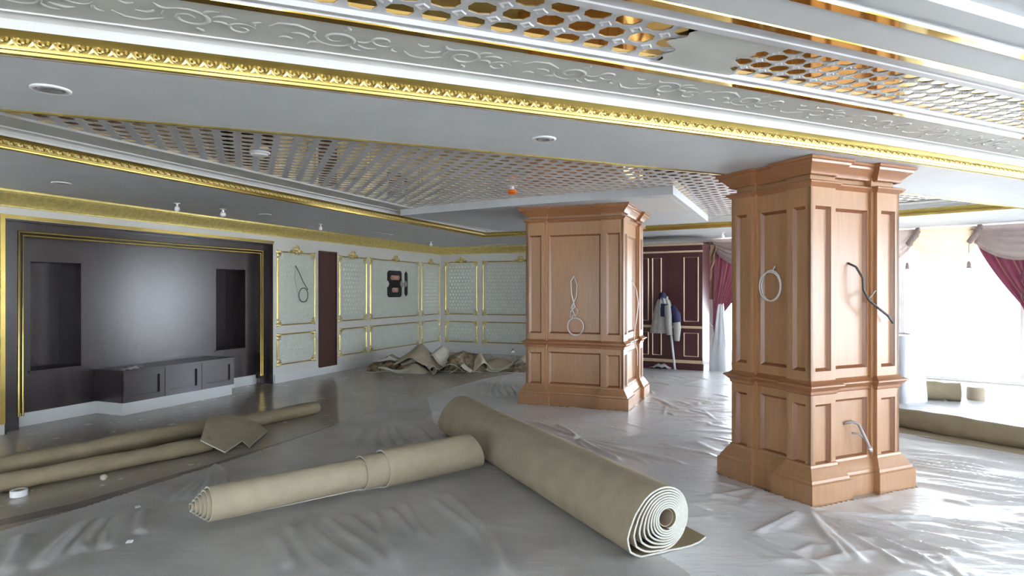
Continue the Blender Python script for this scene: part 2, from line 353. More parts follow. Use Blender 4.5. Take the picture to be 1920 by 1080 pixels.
for name, o in (('gold_bead', 0.0), ('gold_bead', 0.042)):
    b = MB()
    b.tube([(gx0 - 0.006 + o, F0 - 0.004, 0.15), (gx0 - 0.006 + o, F0 - 0.004, gz + 0.006 - o), (gx1 + 0.006 - o, F0 - 0.004, gz + 0.006 - o), (gx1 + 0.006 - o, F0 - 0.004, 0.15)], 0.015, 8)
    b.obj(name, M['gold'], mw, 40)
b = MB(); b.box(NU0 - 0.05, NU0 - 0.004, -0.02, 0, 0.12, NZ + 0.045); b.box(NU0 - 0.004, NU1 + 0.01, -0.012, 0, NZ + 0.004, NZ + 0.045)
b.obj('gold_surround', M['gold'], mw)
rec = ((-9.706, -9.106, 0.64, 1.95), (-6.964, -6.351, 0.64, 1.95))
b = MB(); xs = sorted({gx0, gx1, *[q for r in rec for q in r[:2]]}); zs = [0.155, 0.64, 1.95, gz]
for i in range(len(xs) - 1):
    for k in range(3):
        if k == 1 and any(abs(xs[i] - r[0]) < 1e-6 for r in rec): continue
        b.add([(xs[i], P0, zs[k]), (xs[i + 1], P0, zs[k]), (xs[i + 1], P0, zs[k + 1]), (xs[i], P0, zs[k + 1])], [(0, 1, 2, 3)])
b.obj('back_panel', M['wenge'], mw)
for x0, x1, z0, z1 in rec:
    y1 = 0.74; b = MB()
    b.add([(x0, P0, z0), (x1, P0, z0), (x1, P0, z1), (x0, P0, z1), (x0, y1, z0), (x1, y1, z0), (x1, y1, z1), (x0, y1, z1)],
          [(4, 5, 6, 7), (0, 4, 7, 3), (1, 2, 6, 5), (0, 1, 5, 4), (3, 7, 6, 2)])
    q = b.obj('recess', M['wenge'], mw)
    b = MB(); b.box(x0 - 0.02, x1, P0 - 0.012, P0, z0 - 0.02, z0); b.obj('sill', M['wenge'], q)
b = MB(); b.box(NU0 + 0.12, NU1 - 0.1, P0 - 0.03, P0 + 0.02, 0, 0.155); b.obj('plinth', M['white'], mw)
lc = thing('low_cabinet', 'long low wenge cabinet with three framed doors under the media panel', 'cabinet', LW['loc'], LW['rz'])
cx0, cx1, cy, cz0, cz1 = -8.94, -7.13, -0.25, 0.16, 0.575
b = MB(); b.box(cx0, cx1, cy + 0.03, P0 - 0.005, cz0, cz1 - 0.02); b.obj('body', M['wenge'], lc)
b = MB(); b.box(cx0 - 0.008, cx1 + 0.008, cy - 0.008, P0 - 0.005, cz1 - 0.02, cz1); b.obj('top', M['wenge'], lc)
b = MB(); b.box(cx0 + 0.015, cx1 - 0.015, cy + 0.03, P0 - 0.035, 0, cz0); b.obj('plinth', M['white'], lc)
dw = (cx1 - cx0) / 3
for k in range(3):
    a, e = cx0 + dw * k + 0.004, cx0 + dw * (k + 1) - 0.004; b = MB(); s = 0.075
    b.box(a, a + s, cy, cy + 0.03, cz0, cz1 - 0.022); b.box(e - s, e, cy, cy + 0.03, cz0, cz1 - 0.022)
    b.box(a + s, e - s, cy, cy + 0.03, cz0, cz0 + s); b.box(a + s, e - s, cy, cy + 0.03, cz1 - 0.022 - s, cz1 - 0.022)
    dr = b.obj('door', M['wenge'], lc)
    b = MB(); b.box(a + s, e - s, cy + 0.024, cy + 0.03, cz0 + s, cz1 - 0.022 - s); b.obj('door_panel', M['wenge'], dr)
b = MB(); P = []
for i in range(7):
    P.append([(-8.93 + i * 0.045 + 0.01 * j, cy + 0.0 + j * 0.05, cz1 + 0.004 + 0.012 * math.sin(i * 1.7 + j) ** 2 + (0.01 if i > 4 else 0)) for j in range(5)])
b.grid(P); b.grid([[(p[0], p[1], p[2] + 0.002) for p in r] for r in P])
tag(place(b.obj('paper_scrap', M['tape']), **LW), 'crumpled paper scrap on the corner of the low cabinet', 'paper')

# ------------------------------------------------------------------ ceilings and cornices
# near soffit (a beam above the near pillar)
off = 0.98
far_edge = []
for p in EDGE:
    c, dd, nn = edge_at(edge_s(p[0])); far_edge.append(tuple(c - nn * off))
b = MB(); n = len(EDGE)
b.grid([[(*EDGE[i], 3.05), (*EDGE[i], Z_NEAR), (*far_edge[i], Z_NEAR), (*far_edge[i], 3.05)] for i in range(n)])
struct(b.obj('ceiling_soffit', M['greywhite']), 'blue grey soffit crossing above the near wooden pillar', 'soffit')
gold_prof = [(0.0, Z_NEAR), (0.0, Z_NEAR + 0.004), (0.010, Z_NEAR + 0.010), (0.012, Z_NEAR + 0.022), (0.018, Z_NEAR + 0.026), (0.020, Z_NEAR + 0.034), (0.030, Z_NEAR + 0.06), (0.048, Z_NEAR + 0.078), (0.052, Z_NEAR + 0.085), (0.065, Z_NEAR + 0.095)]
gp = [(-0.004, Z_NEAR - 0.001)] + gold_prof
b = MB(); b.sweep(gp, EDGE)
t1 = struct(b.obj('trim_1', M['gold'], None, 30), 'broad gold cornice with rosettes on the near soffit edge', 'cornice')
def rosette_mesh():      # eye scroll beside a crossed leaf, on plane facing -y, about 7 cm long
    b = MB()
    b.tube([(0.017 * math.cos(t) - 0.014, -0.006, 0.017 * math.sin(t)) for t in [R(q) for q in range(-30, 300, 30)]], [0.0035 + 0.002 * math.sin(k / 10 * math.pi) for k in range(11)], 6)
    b.blob(-0.014, 0, 0, 0.007, 0.007, 0.012)
    for a in (50, -50): b.blob(0.020, 0, R(a), 0.027, 0.0065, 0.013)
    b.blob(0.02, 0.0, 0, 0.012, 0.01, 0.016)
    return b.mesh('rosette', M['goldorn'], 60)
ROS = rosette_mesh()
def put_rosettes(path, s0, s1, pitch, d, z, tilt, parent, scale=1.0):
    S = arc(path); s = s0
    while s < s1:
        i = min(max(int(np.searchsorted(S, s)) - 1, 0), len(path) - 2); t = (s - S[i]) / (S[i + 1] - S[i])
        a, e = np.array(path[i]), np.array(path[i + 1]); dd = (e - a) / np.linalg.norm(e - a); nn = np.array([dd[1], -dd[0]])
        p = a + (e - a) * t + nn * d
        o = link_obj('rosette', ROS, parent)
        o.matrix_local = Matrix.Translation((p[0], p[1], z)) @ Matrix.Rotation(math.atan2(dd[1], dd[0]), 4, 'Z') @ Matrix.Rotation(R(tilt), 4, 'X') @ Matrix.Scale(scale, 4)
        s += pitch
put_rosettes(EDGE, edge_s(-2.7), edge_s(5.2), 0.073, 0.034, Z_NEAR + 0.054, -28, t1, 1.22)
b = MB(); b.sweep([(0.065, Z_NEAR + 0.095), (0.067, Z_NEAR + 0.115), (0.078, Z_NEAR + 0.133), (0.1, Z_NEAR + 0.143), (0.13, Z_NEAR + 0.145), (0.138, Z_NEAR + 0.138), (0.148, Z_NEAR + 0.138), (0.15, Z_NEAR + 0.147)], EDGE)
struct(b.obj('trim_2', M['white'], None, 30), 'white cove moulding above the gold cornice of the near soffit', 'moulding')
ZB = 2.75
b = MB(); b.sweep([(0.15, ZB), (0.505, ZB)], EDGE)
t3 = struct(b.obj('trim_3', M['plaster']), 'plaster ceiling band with scroll relief beside the gold lattice', 'ceiling band')
def scroll_mesh():       # acanthus scroll, relief hanging below a ceiling plane (in xy, downwards -z)
    b = MB()
    def ridge(pts, w, h):
        rows = []
        for i, p in enumerate(pts):
            a = np.array(pts[max(i - 1, 0)]); e = np.array(pts[min(i + 1, len(pts) - 1)]); dd = (e - a) / (np.linalg.norm(e - a) + 1e-9); nn = np.array([-dd[1], dd[0]])
            k = math.sin(math.pi * (0.08 + 0.92 * (i + 0.5) / len(pts))); q = np.array(p)
            rows.append([(*(q + nn * w * k), 0), (*(q + nn * w * 0.4 * k), -h * k), (*(q - nn * w * 0.4 * k), -h * k), (*(q - nn * w * k), 0)])
        b.grid(rows)
    def spiral(cx, cy, r0, a0, turns, sg):
        return [(cx + r0 * (1 - 0.85 * t) * math.cos(a0 + sg * t * turns * 2 * math.pi), cy + r0 * (1 - 0.85 * t) * math.sin(a0 + sg * t * turns * 2 * math.pi)) for t in np.linspace(0, 1, 26)]
    ridge(spiral(0.0, 0.0, 0.105, R(200), 1.6, -1), 0.011, 0.005)
    ridge([(-0.10, -0.04), (-0.18, -0.09), (-0.25, -0.08), (-0.29, -0.03)], 0.012, 0.005)
    ridge(spiral(0.20, -0.045, 0.065, R(20), 1.3, 1), 0.009, 0.005)
    for x, y, a, L in ((0.09, 0.075, 40, 0.08), (0.14, 0.045, 10, 0.09), (0.12, -0.02, -30, 0.07), (-0.09, 0.09, 150, 0.07), (-0.16, 0.02, 200, 0.08), (-0.22, 0.08, 170, 0.06), (0.02, -0.125, -80, 0.05), (0.27, 0.03, 60, 0.06)):
        ridge([(x + L * (t - 0.5) * math.cos(R(a)) - 0.02 * math.sin(math.pi * t) * math.sin(R(a)), y + L * (t - 0.5) * math.sin(R(a)) + 0.02 * math.sin(math.pi * t) * math.cos(R(a))) for t in np.linspace(0, 1, 6)], 0.011, 0.005)
    return b.mesh('scroll_relief', M['plaster'], 50)
SCR = scroll_mesh()
s = edge_s(-2.6); k = 0
while s < edge_s(4.6):
    c, dd, nn = edge_at(s); p = c + nn * 0.328
    o = link_obj('scroll_relief', SCR, t3, (p[0], p[1], ZB), math.atan2(dd[1], dd[0])); o.scale = (1, 1 if k % 2 else -1, 1); s += 0.60; k += 1
def band(name, mat, prof, label, cat, smooth=30):
    b = MB(); b.sweep(prof, EDGE); return struct(b.obj(name, mat, None, smooth), label, cat)
band('trim_4', M['strip'], [(0.505, ZB), (0.507, ZB - 0.006), (0.553, ZB - 0.006), (0.555, ZB)], 'narrow mirror gold strip on the near edge of the ceiling lattice', 'gold strip')
band('trim_5', M['lattice'], [(0.555, ZB), (0.557, ZB + 0.008), (0.585, ZB + 0.008), (0.587, ZB + 0.002), (0.60, ZB + 0.002), (0.602, ZB + 0.03)], 'white bead between gold strip and lattice, nearest the soffit', 'moulding')
band('trim_6', M['lattice'], [(1.028, ZB + 0.03), (1.03, ZB + 0.002), (1.075, ZB + 0.002), (1.077, ZB + 0.010), (1.155, ZB + 0.004), (1.16, ZB)], 'white bead on the far side of the ceiling lattice strip', 'moulding')
band('trim_7', M['strip'], [(1.16, ZB), (1.162, ZB - 0.006), (1.208, ZB - 0.006), (1.21, ZB)], 'mirror gold strip between the lattice and the plain grey ceiling band', 'gold strip')
band('trim_8', M['greywhite'], [(1.21, ZB), (1.415, ZB)], 'grey ceiling band between the two upper gold strips', 'ceiling band')
band('trim_9', M['strip'], [(1.415, ZB), (1.417, ZB - 0.006), (1.463, ZB - 0.006), (1.465, ZB)], 'uppermost mirror gold strip at the top right of the ceiling', 'gold strip')
band('trim_10', M['greywhite'], [(1.465, ZB), (1.468, ZB + 0.02), (1.51, ZB + 0.02), (1.512, ZB + 0.004), (1.62, ZB + 0.004), (1.625, ZB + 0.05), (8.5, ZB + 0.05)], 'plain grey ceiling past the uppermost gold strip', 'ceiling band')
# lattice cells: octagram holes on a square grid, a small boss on each crossing
OCT = [(math.cos(R(22.5 + 45 * k)), math.sin(R(22.5 + 45 * k))) for k in range(8)]
def hole_pts(hs):
    pts = []
    for k in range(16):
        a = R(22.5 * k); r = hs * (0.90 if k % 2 == 0 else 0.80)
        if k % 4 == 0: r = hs * 0.86
        pts.append((r * math.cos(a), r * math.sin(a)))
    return pts
def lattice_cells(cells, hx, hy, z, thick, boss, fn, open_=1.0):
    """cells: (u, v) centres; fn maps (u, v) to x, y"""
    V = []; F = []
    hp = hole_pts(open_)
    sq = []
    for k in range(16):
        a = R(22.5 * k); c, s_ = math.cos(a), math.sin(a); m = max(abs(c), abs(s_)); sq.append((c / m, s_ / m))
    bs = [(1, 0), (0.5, 0.5), (0, 1), (-0.5, 0.5), (-1, 0), (-0.5, -0.5), (0, -1), (0.5, -0.5)]
    for (u, v) in cells:
        o = len(V)
        for q in sq: V.append((*fn(u + q[0] * hx, v + q[1] * hy), z))
        for q in hp: V.append((*fn(u + q[0] * hx, v + q[1] * hy), z))
        for q in hp: V.append((*fn(u + q[0] * hx, v + q[1] * hy), z + thick))
        for k in range(16):
            k2 = (k + 1) % 16
            F.append((o + k, o + 16 + k, o + 16 + k2, o + k2)); F.append((o + 16 + k, o + 32 + k, o + 32 + k2, o + 16 + k2))
        if boss:
            o = len(V); cu, cv = u + hx, v + hy
            for rr, zz in ((0.44, 0), (0.36, -0.006), (0.18, -0.003)):
                for q in bs: V.append((*fn(cu + q[0] * hx * rr, cv + q[1] * hy * rr), z + zz))
            for lv in range(2):
                for k in range(8): F.append((o + lv * 8 + k, o + lv * 8 + (k + 1) % 8, o + lv * 8 + 8 + (k + 1) % 8, o + lv * 8 + 8 + k))
            F.append(tuple(o + 16 + k for k in range(8)))
    return V, F
def raw_obj(name, V, F, mat, parent=None):
    me = bpy.data.meshes.new(name); me.from_pydata(V, [], F); me.materials.append(mat); me.update(); return link_obj(name, me, parent)
def near_fn(u, v):
    c, dd, nn = edge_at(u); p = c + nn * v; return (p[0], p[1])
nl = thing('lattice_strip', 'white pierced lattice strip over gold mirror, nearest the viewer', 'ceiling panel', kind='structure')
b = MB(); b.sweep([(0.59, ZB + 0.0285), (1.04, ZB + 0.0285)], EDGE); b.obj('gold_mirror', M['mirror'], nl)
cells = []; p = 0.1433
s = edge_s(-2.6)
while s < edge_s(0.55):
    cells += [(s, 0.60 + p * (0.5 + k)) for k in range(3)]; s += 0.155
sA = s - 0.0775
V, F = lattice_cells(cells, 0.0775, p / 2, ZB + 0.025, 0.0030, True, near_fn, 0.95); raw_obj('lattice_panel', V, F, M['lattice'], nl)
sB = edge_s(0.82); cells = []; p = 0.43 / 4; s = sB + 0.0625
while s < edge_s(6.0):
    cells += [(s, 0.60 + p * (0.5 + k)) for k in range(4)]; s += 0.125
V, F = lattice_cells(cells, 0.0625, p / 2, ZB + 0.025, 0.0030, True, near_fn, 1.06); raw_obj('lattice_panel', V, F, M['lattice'], nl)
# ragged plaster patch between the two lattice panels
b = MB(); lo = [(sA - 0.05 + 0.05 * math.sin(7 * t) + 0.03 * math.sin(19 * t), 0.60 + 0.43 * t) for t in np.linspace(0, 1, 15)]
hi = [(sB + 0.06 + 0.06 * math.cos(6 * t) + 0.03 * math.sin(23 * t), 0.60 + 0.43 * t) for t in np.linspace(0, 1, 15)]
b.grid([[(*near_fn(*a), ZB + 0.015) , (*near_fn((a[0] + c[0]) / 2, a[1]), ZB + 0.011), (*near_fn(*c), ZB + 0.015)] for a, c in zip(lo, hi)])
b.obj('plaster_patch', M['plaster'], nl)
# gold bead on the far lower edge of the near soffit
b = MB(); fe = far_edge[::-1]
b.sweep([(-0.012, Z_NEAR + 0.0), (-0.008, Z_NEAR - 0.008), (0.004, Z_NEAR - 0.010), (0.014, Z_NEAR - 0.003), (0.016, Z_NEAR + 0.012), (0.026, Z_NEAR + 0.03), (0.03, Z_NEAR + 0.05), (0.03, Z_NEAR + 0.08)], fe)
struct(b.obj('trim_11', M['gold'], None, 30), 'thin gold bead along the far lower edge of the near soffit', 'gold strip')

# middle coffer: inner cornice path along the left soffit, then the curved far side
CP = [(-5.30, 1.95), (-4.042, 4.968), (-2.422, 8.93), (-0.594, 13.216)]
CURVE = [(0.273, 12.869), (1.4, 12.40), (2.472, 11.906), (3.868, 11.078), (4.95, 10.30), (5.879, 9.542), (6.937, 8.526), (7.8, 7.55), (8.4, 6.70)]
CPATH = CP + CURVE
OUT = [(-10.4, -4.8), (-5.95, 6.22), (-4.35, 10.2), (-1.864, 16.417), (1.0, 15.27), (2.4, 14.7), (3.5, 14.27), (5.0, 13.6), (6.0, 12.85), (7.235, 11.85), (8.7, 10.7), (9.8, 9.4), (11.2, 7.4)]
b = MB()
b.grid([[(*c, Z_LEFT + 0.12), (*c, Z_LEFT), (*(np.array(o) + (np.array(o) - np.array(c)) * 0.05), Z_LEFT)] for c, o in zip(CPATH, OUT)])
b.add([(-5.3, 1.95, Z_LEFT), (-11.5, -5.2, Z_LEFT), (-11.2, -4.8, Z_LEFT)], [(0, 1, 2)])
struct(b.obj('ceiling_side', M['greywhite']), 'lower grey ceiling running along the left, far and window walls', 'ceiling')
zl = Z_LEFT
gp = [(-0.004, zl - 0.001)] + [(d_, z_ - Z_NEAR + zl) for d_, z_ in gold_prof]
b = MB(); b.sweep(gp, CPATH)
t12 = struct(b.obj('trim_12', M['gold'], None, 30), 'gold inner cornice with rosettes round the middle coffer', 'cornice')
put_rosettes(CPATH, 2.0, 15.6, 0.075, 0.034, zl + 0.054, -28, t12, 1.22)
b = MB(); b.sweep([(0.065, zl + 0.095), (0.067, zl + 0.115), (0.085, zl + 0.136), (0.12, zl + 0.145), (0.15, zl + 0.145), (0.16, zl + 0.137), (0.172, zl + 0.137), (0.175, Z_COF)], CPATH)
struct(b.obj('trim_13', M['white'], None, 30), 'white cove moulding above the inner gold cornice of the middle coffer', 'moulding')
b = MB(); b.sweep([(0.175, Z_COF - 0.002), (0.50, Z_COF - 0.002), (0.502, Z_COF - 0.012), (0.53, Z_COF - 0.012), (0.532, Z_COF + 0.01)], CPATH)
struct(b.obj('trim_14', M['plaster']), 'plain plaster band round the lattice of the middle coffer', 'ceiling band')
# dropped white ceiling field round the far pillar
DROP = [(-1.75, 9.85), (-0.07, 8.75), (1.96, 7.66), (2.82, 9.56), (3.35, 10.75), (2.2, 11.4), (-0.15, 12.45)]
b = MB(); m = len(DROP); b.add([(*q, 2.775) for q in DROP] + [(*q, 2.90) for q in DROP], [tuple(range(m))] + [(k, (k + 1) % m, m + (k + 1) % m, m + k) for k in range(m)])
b.cur = 0
drop = struct(b.obj('ceiling_field', M['greywhite']), 'dropped white ceiling field round the top of the far pillar', 'ceiling')
b = MB(); b.add([(1.66, 7.98, 2.772), (1.98, 7.86, 2.772), (2.55, 9.15, 2.772), (2.2, 9.3, 2.772), (1.66, 7.98, 2.776), (1.98, 7.86, 2.776), (2.55, 9.15, 2.776), (2.2, 9.3, 2.776)],
                [(0, 1, 2, 3), (4, 7, 6, 5), (0, 4, 5, 1), (1, 5, 6, 2), (2, 6, 7, 3), (3, 7, 4, 0)])
b.obj('ceiling_patch', M['white'], drop)  # thin white patch on the dropped field, beside the pillar top
# lattice of the middle coffer
ml = thing('lattice_ceiling', 'white pierced lattice ceiling over gold mirror in the middle coffer', 'ceiling panel', kind='structure')
poly = [(-5.2, 2.2)] + [CP[k] for k in (1, 2, 3)] + CURVE + [(8.4, 6.6)]
b = MB(); b.add([(*q, Z_COF + 0.0095) for q in poly] + [(8.4, 6.6, Z_COF + 0.0095)], [tuple(range(len(poly) + 1))]); b.obj('gold_mirror', M['mirror'], ml)
th = R(22.8); ca, sa = math.cos(th), math.sin(th)
def mid_fn(u, v): return (u * ca - v * sa, u * sa + v * ca)
def inside(x, y, pg):
    r = False; j = len(pg) - 1
    for i in range(len(pg)):
        if (pg[i][1] > y) != (pg[j][1] > y) and x < (pg[j][0] - pg[i][0]) * (y - pg[i][1]) / (pg[j][1] - pg[i][1]) + pg[i][0]: r = not r
        j = i
    return r
cells = []; p = 0.155
for i in range(-30, 75):
    for j in range(24, 85):
        u, v = i * p, j * p; x, y = mid_fn(u, v)
        if inside(x, y, poly) and not inside(x, y, DROP): cells.append((u, v))
V, F = lattice_cells(cells, p / 2, p / 2, Z_COF + 0.006, 0.003, False, mid_fn, 0.84); raw_obj('lattice_panel', V, F, M['lattice'], ml)
# carved crown moulding where walls meet the side ceiling
crown = [(0.0, 2.535), (0.012, 2.536), (0.016, 2.553), (0.03, 2.556), (0.036, 2.572), (0.055, 2.60), (0.085, 2.645), (0.115, 2.675), (0.12, 2.69), (0.138, 2.694), (0.142, 2.716), (0.15, 2.722)]
wallpath = [tuple(W0 + D1 * -24), tuple(W0), tuple(W0 + N1 * 4.3)]
b = MB(); b.sweep(crown, wallpath)
struct(b.obj('trim_15', M['goldmat'], None, 30), 'carved gold crown moulding along the left and far walls', 'cornice')

# ------------------------------------------------------------------ wooden pillars
def rect_frame(b, xs0, xs1, zs0, zs1, holes, y0, y1):
    """front board at y0 (facing -y) with rectangular holes cut back to y1"""
    xs = sorted({xs0, xs1, *[h[0] for h in holes], *[h[1] for h in holes]}); zs = sorted({zs0, zs1, *[h[2] for h in holes], *[h[3] for h in holes]})
    for i in range(len(xs) - 1):
        for k in range(len(zs) - 1):
            mx, mz = (xs[i] + xs[i + 1]) / 2, (zs[k] + zs[k + 1]) / 2
            if any(h[0] < mx < h[1] and h[2] < mz < h[3] for h in holes): continue
            b.add([(xs[i], y0, zs[k]), (xs[i + 1], y0, zs[k]), (xs[i + 1], y0, zs[k + 1]), (xs[i], y0, zs[k + 1])], [(0, 1, 2, 3)])
    for a, e, c, d_ in holes:
        b.add([(a, y0, c), (e, y0, c), (e, y0, d_), (a, y0, d_), (a, y1, c), (e, y1, c), (e, y1, d_), (a, y1, d_)], [(0, 4, 5, 1), (1, 5, 6, 2), (2, 6, 7, 3), (3, 7, 4, 0)])
    b.add([(xs0, y0, zs0), (xs1, y0, zs0), (xs1, y1, zs0), (xs0, y1, zs0), (xs0, y0, zs1), (xs1, y0, zs1), (xs1, y1, zs1), (xs0, y1, zs1)], [(0, 3, 2, 1), (4, 5, 6, 7), (0, 4, 7, 3), (1, 2, 6, 5)])
def fielded(b, a, e, c, d_, y1, dep, g=0.022):
    """bead moulding ring inside a hole and a flat field"""
    for (x0, x1, z0, z1, ya, yb) in ((a, e, c, d_, y1 - dep * 0.75, y1 - 0.001),):
        i = g
        o1 = [(x0, ya, z0), (x1, ya, z0), (x1, ya, z1), (x0, ya, z1)]; o2 = [(x0 + i, yb, z0 + i), (x1 - i, yb, z0 + i), (x1 - i, yb, z1 - i), (x0 + i, yb, z1 - i)]
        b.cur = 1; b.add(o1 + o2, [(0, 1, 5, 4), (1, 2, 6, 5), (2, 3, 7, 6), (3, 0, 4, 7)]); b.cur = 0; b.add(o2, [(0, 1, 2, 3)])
def pillar(label, loc, rz, LX, LY, H, pw, proj=0.05, flare=0.085, up=(0.99, 2.25), low=(0.29, 0.74)):
    root = thing('wood_pillar', label, 'pillar', loc, rz); dep = 0.03
    hx, hy = LX / 2, LY / 2
    def outline(e):     # right-hand travel: counter-clockwise seen from above is left; go clockwise so d is outward on the left -> use negative d
        X, Y = hx + e, hy + e; xi, yi = hx - proj + e, hy - proj + e; a, c = hx - pw[0] + e, hy - pw[1] + e
        return [(-X, -Y), (-a, -Y), (-a, -yi), (a, -yi), (a, -Y), (X, -Y), (X, -c), (xi, -c), (xi, c), (X, c), (X, Y), (a, Y), (a, yi), (-a, yi), (-a, Y), (-X, Y), (-X, c), (-xi, c), (-xi, -c), (-X, -c)]
    o0 = outline(-dep); n = len(o0); b = MB()
    b.add([(x, y, 0.03) for x, y in o0] + [(x, y, H - 0.02) for x, y in o0], [(k, (k + 1) % n, n + (k + 1) % n, n + k) for k in range(n)]); b.obj('core', M['cherry'], root)
    zt = H - 0.18
    for face in range(4):
        L, half, w_ = ((LX, hy, pw[0]), (LY, hx, pw[1]))[face % 2]
        fr = link_obj('face', None, root, (0, 0, 0), R(90 * face))
        bays = ((-L / 2, -L / 2 + w_, -half), (-L / 2 + w_, L / 2 - w_, -half + proj), (L / 2 - w_, L / 2, -half))
        b = MB(); pn = []
        for bi, (a, e, y) in enumerate(bays):
            mg = min(0.05, (e - a) * 0.22)
            hs = [(a + mg, e - mg, low[0], low[1]), (a + mg, e - mg, up[0], up[1])]
            if bi == 1: hs = [(a + mg, e - mg, low[0] , low[1] + 0.01), (a + mg, e - mg, up[0] , up[1])]
            aa, ee = (a, e) if bi != 1 else (a, e)
            rect_frame(b, aa, ee, 0.03, zt, hs, y, y + dep); pn += [(h, y + dep) for h in hs]
        b.obj('face_frame', M['cherry'], fr)
        for h, y in pn:
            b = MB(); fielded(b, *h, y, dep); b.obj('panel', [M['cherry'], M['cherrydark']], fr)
    def ring(name, prof, mat=M['cherry'], sm=25):
        b = MB(); o = outline(0)[::-1]; b.sweep([(-d_, z) for d_, z in prof], o, True); return b.obj(name, mat, root, sm)
    f = flare
    ring('base', [(0.0, 0.285), (0.008, 0.28), (0.012, 0.262), (0.028, 0.245), (0.05, 0.205), (0.066, 0.185), (0.07, 0.165), (f, 0.155), (f, 0.0)], M['cherry'])
    ring('chair_rail', [(0.0, 0.805), (0.01, 0.815), (0.012, 0.835), (0.04, 0.865), (0.05, 0.87), (0.05, 0.882), (0.028, 0.89), (0.012, 0.90), (0.0, 0.915)], M['cherrymid'])
    ring('astragal', [(0.0, zt - 0.035), (0.012, zt - 0.025), (0.034, zt - 0.005), (0.034, zt + 0.006), (0.012, zt + 0.016), (0.0, zt + 0.02)], M['cherrymid'])
    ring('cornice', [(0.0, H - 0.125), (0.012, H - 0.118), (0.018, H - 0.10), (0.032, H - 0.085), (0.055, H - 0.06), (0.075, H - 0.045), (0.08, H - 0.028), (f + 0.01, H - 0.022), (f + 0.01, H - 0.002), (-0.2, H - 0.002)], M['cherrymid'])
    return root
rzn = R(24.7); cn = np.array([2.249, 4.738]) + np.array([math.cos(rzn), math.sin(rzn)]) * 0.51 + np.array([-math.sin(rzn), math.cos(rzn)]) * 0.405
near_p = pillar('large panelled cherry wood pillar nearest the viewer, on the right', (*cn, 0), rzn, 1.02, 0.81, 2.603, (0.27, 0.22), 0.05, 0.085, (0.985, 2.245), (0.27, 0.735))
rzf = R(-22.3); cf = np.array([1.494, 8.434]) + np.array([math.cos(rzf), math.sin(rzf)]) * -0.70 + np.array([-math.sin(rzf), math.cos(rzf)]) * 0.70
far_p = pillar('square panelled cherry wood pillar standing behind the big carpet roll', (*cf, 0), rzf, 1.40, 1.40, 2.774, (0.28, 0.28), 0.05, 0.085, (1.0, 2.38), (0.29, 0.73))

# ------------------------------------------------------------------ window wall
wr = thing('wall_right', 'curved window wall with white piers on the right', 'wall', kind='structure')
b = MB()
for i, (a, e) in enumerate(zip(WIN, WIN[1:])):
    a = np.array(a); e = np.array(e); L = np.linalg.norm(e - a); t = (e - a) / L; nn = np.array([-t[1], t[0]])
    def bx(x0, x1, z0, z1, th=0.2):
        vs = [(*(a + t * x + nn * y), z) for z in (z0, z1) for y in (0, th) for x in (x0, x1)]
        b.add(vs, [(0, 2, 3, 1), (4, 5, 7, 6), (0, 1, 5, 4), (2, 6, 7, 3), (0, 4, 6, 2), (1, 3, 7, 5)])
    bx(0, L, 2.67, 3.05); bx(0, L, -0.1, 0.02)
    if i == 4: bx(0, L, 0.02, 2.67); continue
    if i in (3, 5, 7): bx(L - 0.35, L, 0.02, 2.67)
    if i in (4, 6, 8): bx(0, 0.35, 0.02, 2.67)
    if i == 0: bx(0, 0.30, 0.02, 2.67)
b.obj('pier', M['white'], wr)
wi = 0
for i, (a, e) in enumerate(zip(WIN, WIN[1:])):
    if i == 4: continue
    wi += 1
    a = np.array(a); e = np.array(e); L = np.linalg.norm(e - a); ang = math.atan2(e[1] - a[1], e[0] - a[0])
    x0 = 0.30 if i == 0 else (0.35 if i in (4, 6, 8) else 0.0); x1 = L - (0.35 if i in (3, 5, 7) else 0.0)
    lab = ['tall bright window beside the maroon cabinet', 'tall bright window behind the near pillar', 'tall bright window under the cream swag', 'tall bright window beside the right maroon drape',
           '', 'first tall window past the pier right of the drape', 'second tall window past that pier', 'third tall window past that pier', 'last tall window behind the viewer'][i]
    w = struct(thing('window_%d' % wi, lab, 'window', (a[0], a[1], 0), ang), lab, 'window')
    b = MB(); b.box(x0, x0 + 0.05, 0.06, 0.13, 0.02, 2.67); b.box(x1 - 0.05, x1, 0.06, 0.13, 0.02, 2.67); b.box(x0 + 0.05, x1 - 0.05, 0.06, 0.13, 2.62, 2.67); b.box(x0 + 0.05, x1 - 0.05, 0.06, 0.13, 0.02, 0.05)
    b.obj('window_frame', M['whiteplastic'], w)
    b = MB(); b.add([(x0 + 0.05, 0.09, 0.05), (x1 - 0.05, 0.09, 0.05), (x1 - 0.05, 0.09, 2.62), (x0 + 0.05, 0.09, 2.62)], [(0, 1, 2, 3)]); b.obj('pane', M['glass'], w)

for k in range(6):
    wi += 1; lab = ['leftmost', 'second', 'third', 'fourth', 'fifth', 'rightmost'][k] + ' tall window in the wall behind the viewer'
    w = struct(thing('window_%d' % wi, lab, 'window', (-11.6 + 3.8 * k, -5.3, 0), 0), lab, 'window'); x0, x1 = 1.15, 2.65
    b = MB(); b.box(x0, x0 + 0.05, -0.03, 0.04, 0.1, 2.5); b.box(x1 - 0.05, x1, -0.03, 0.04, 0.1, 2.5); b.box(x0 + 0.05, x1 - 0.05, -0.03, 0.04, 2.44, 2.5); b.box(x0 + 0.05, x1 - 0.05, -0.03, 0.04, 0.1, 0.16)
    b.obj('window_frame', M['whiteplastic'], w)
    b = MB(); b.add([(x0 + 0.05, 0.0, 0.16), (x1 - 0.05, 0.0, 0.16), (x1 - 0.05, 0.0, 2.44), (x0 + 0.05, 0.0, 2.44)], [(0, 1, 2, 3)]); b.obj('pane', M['glass'], w)

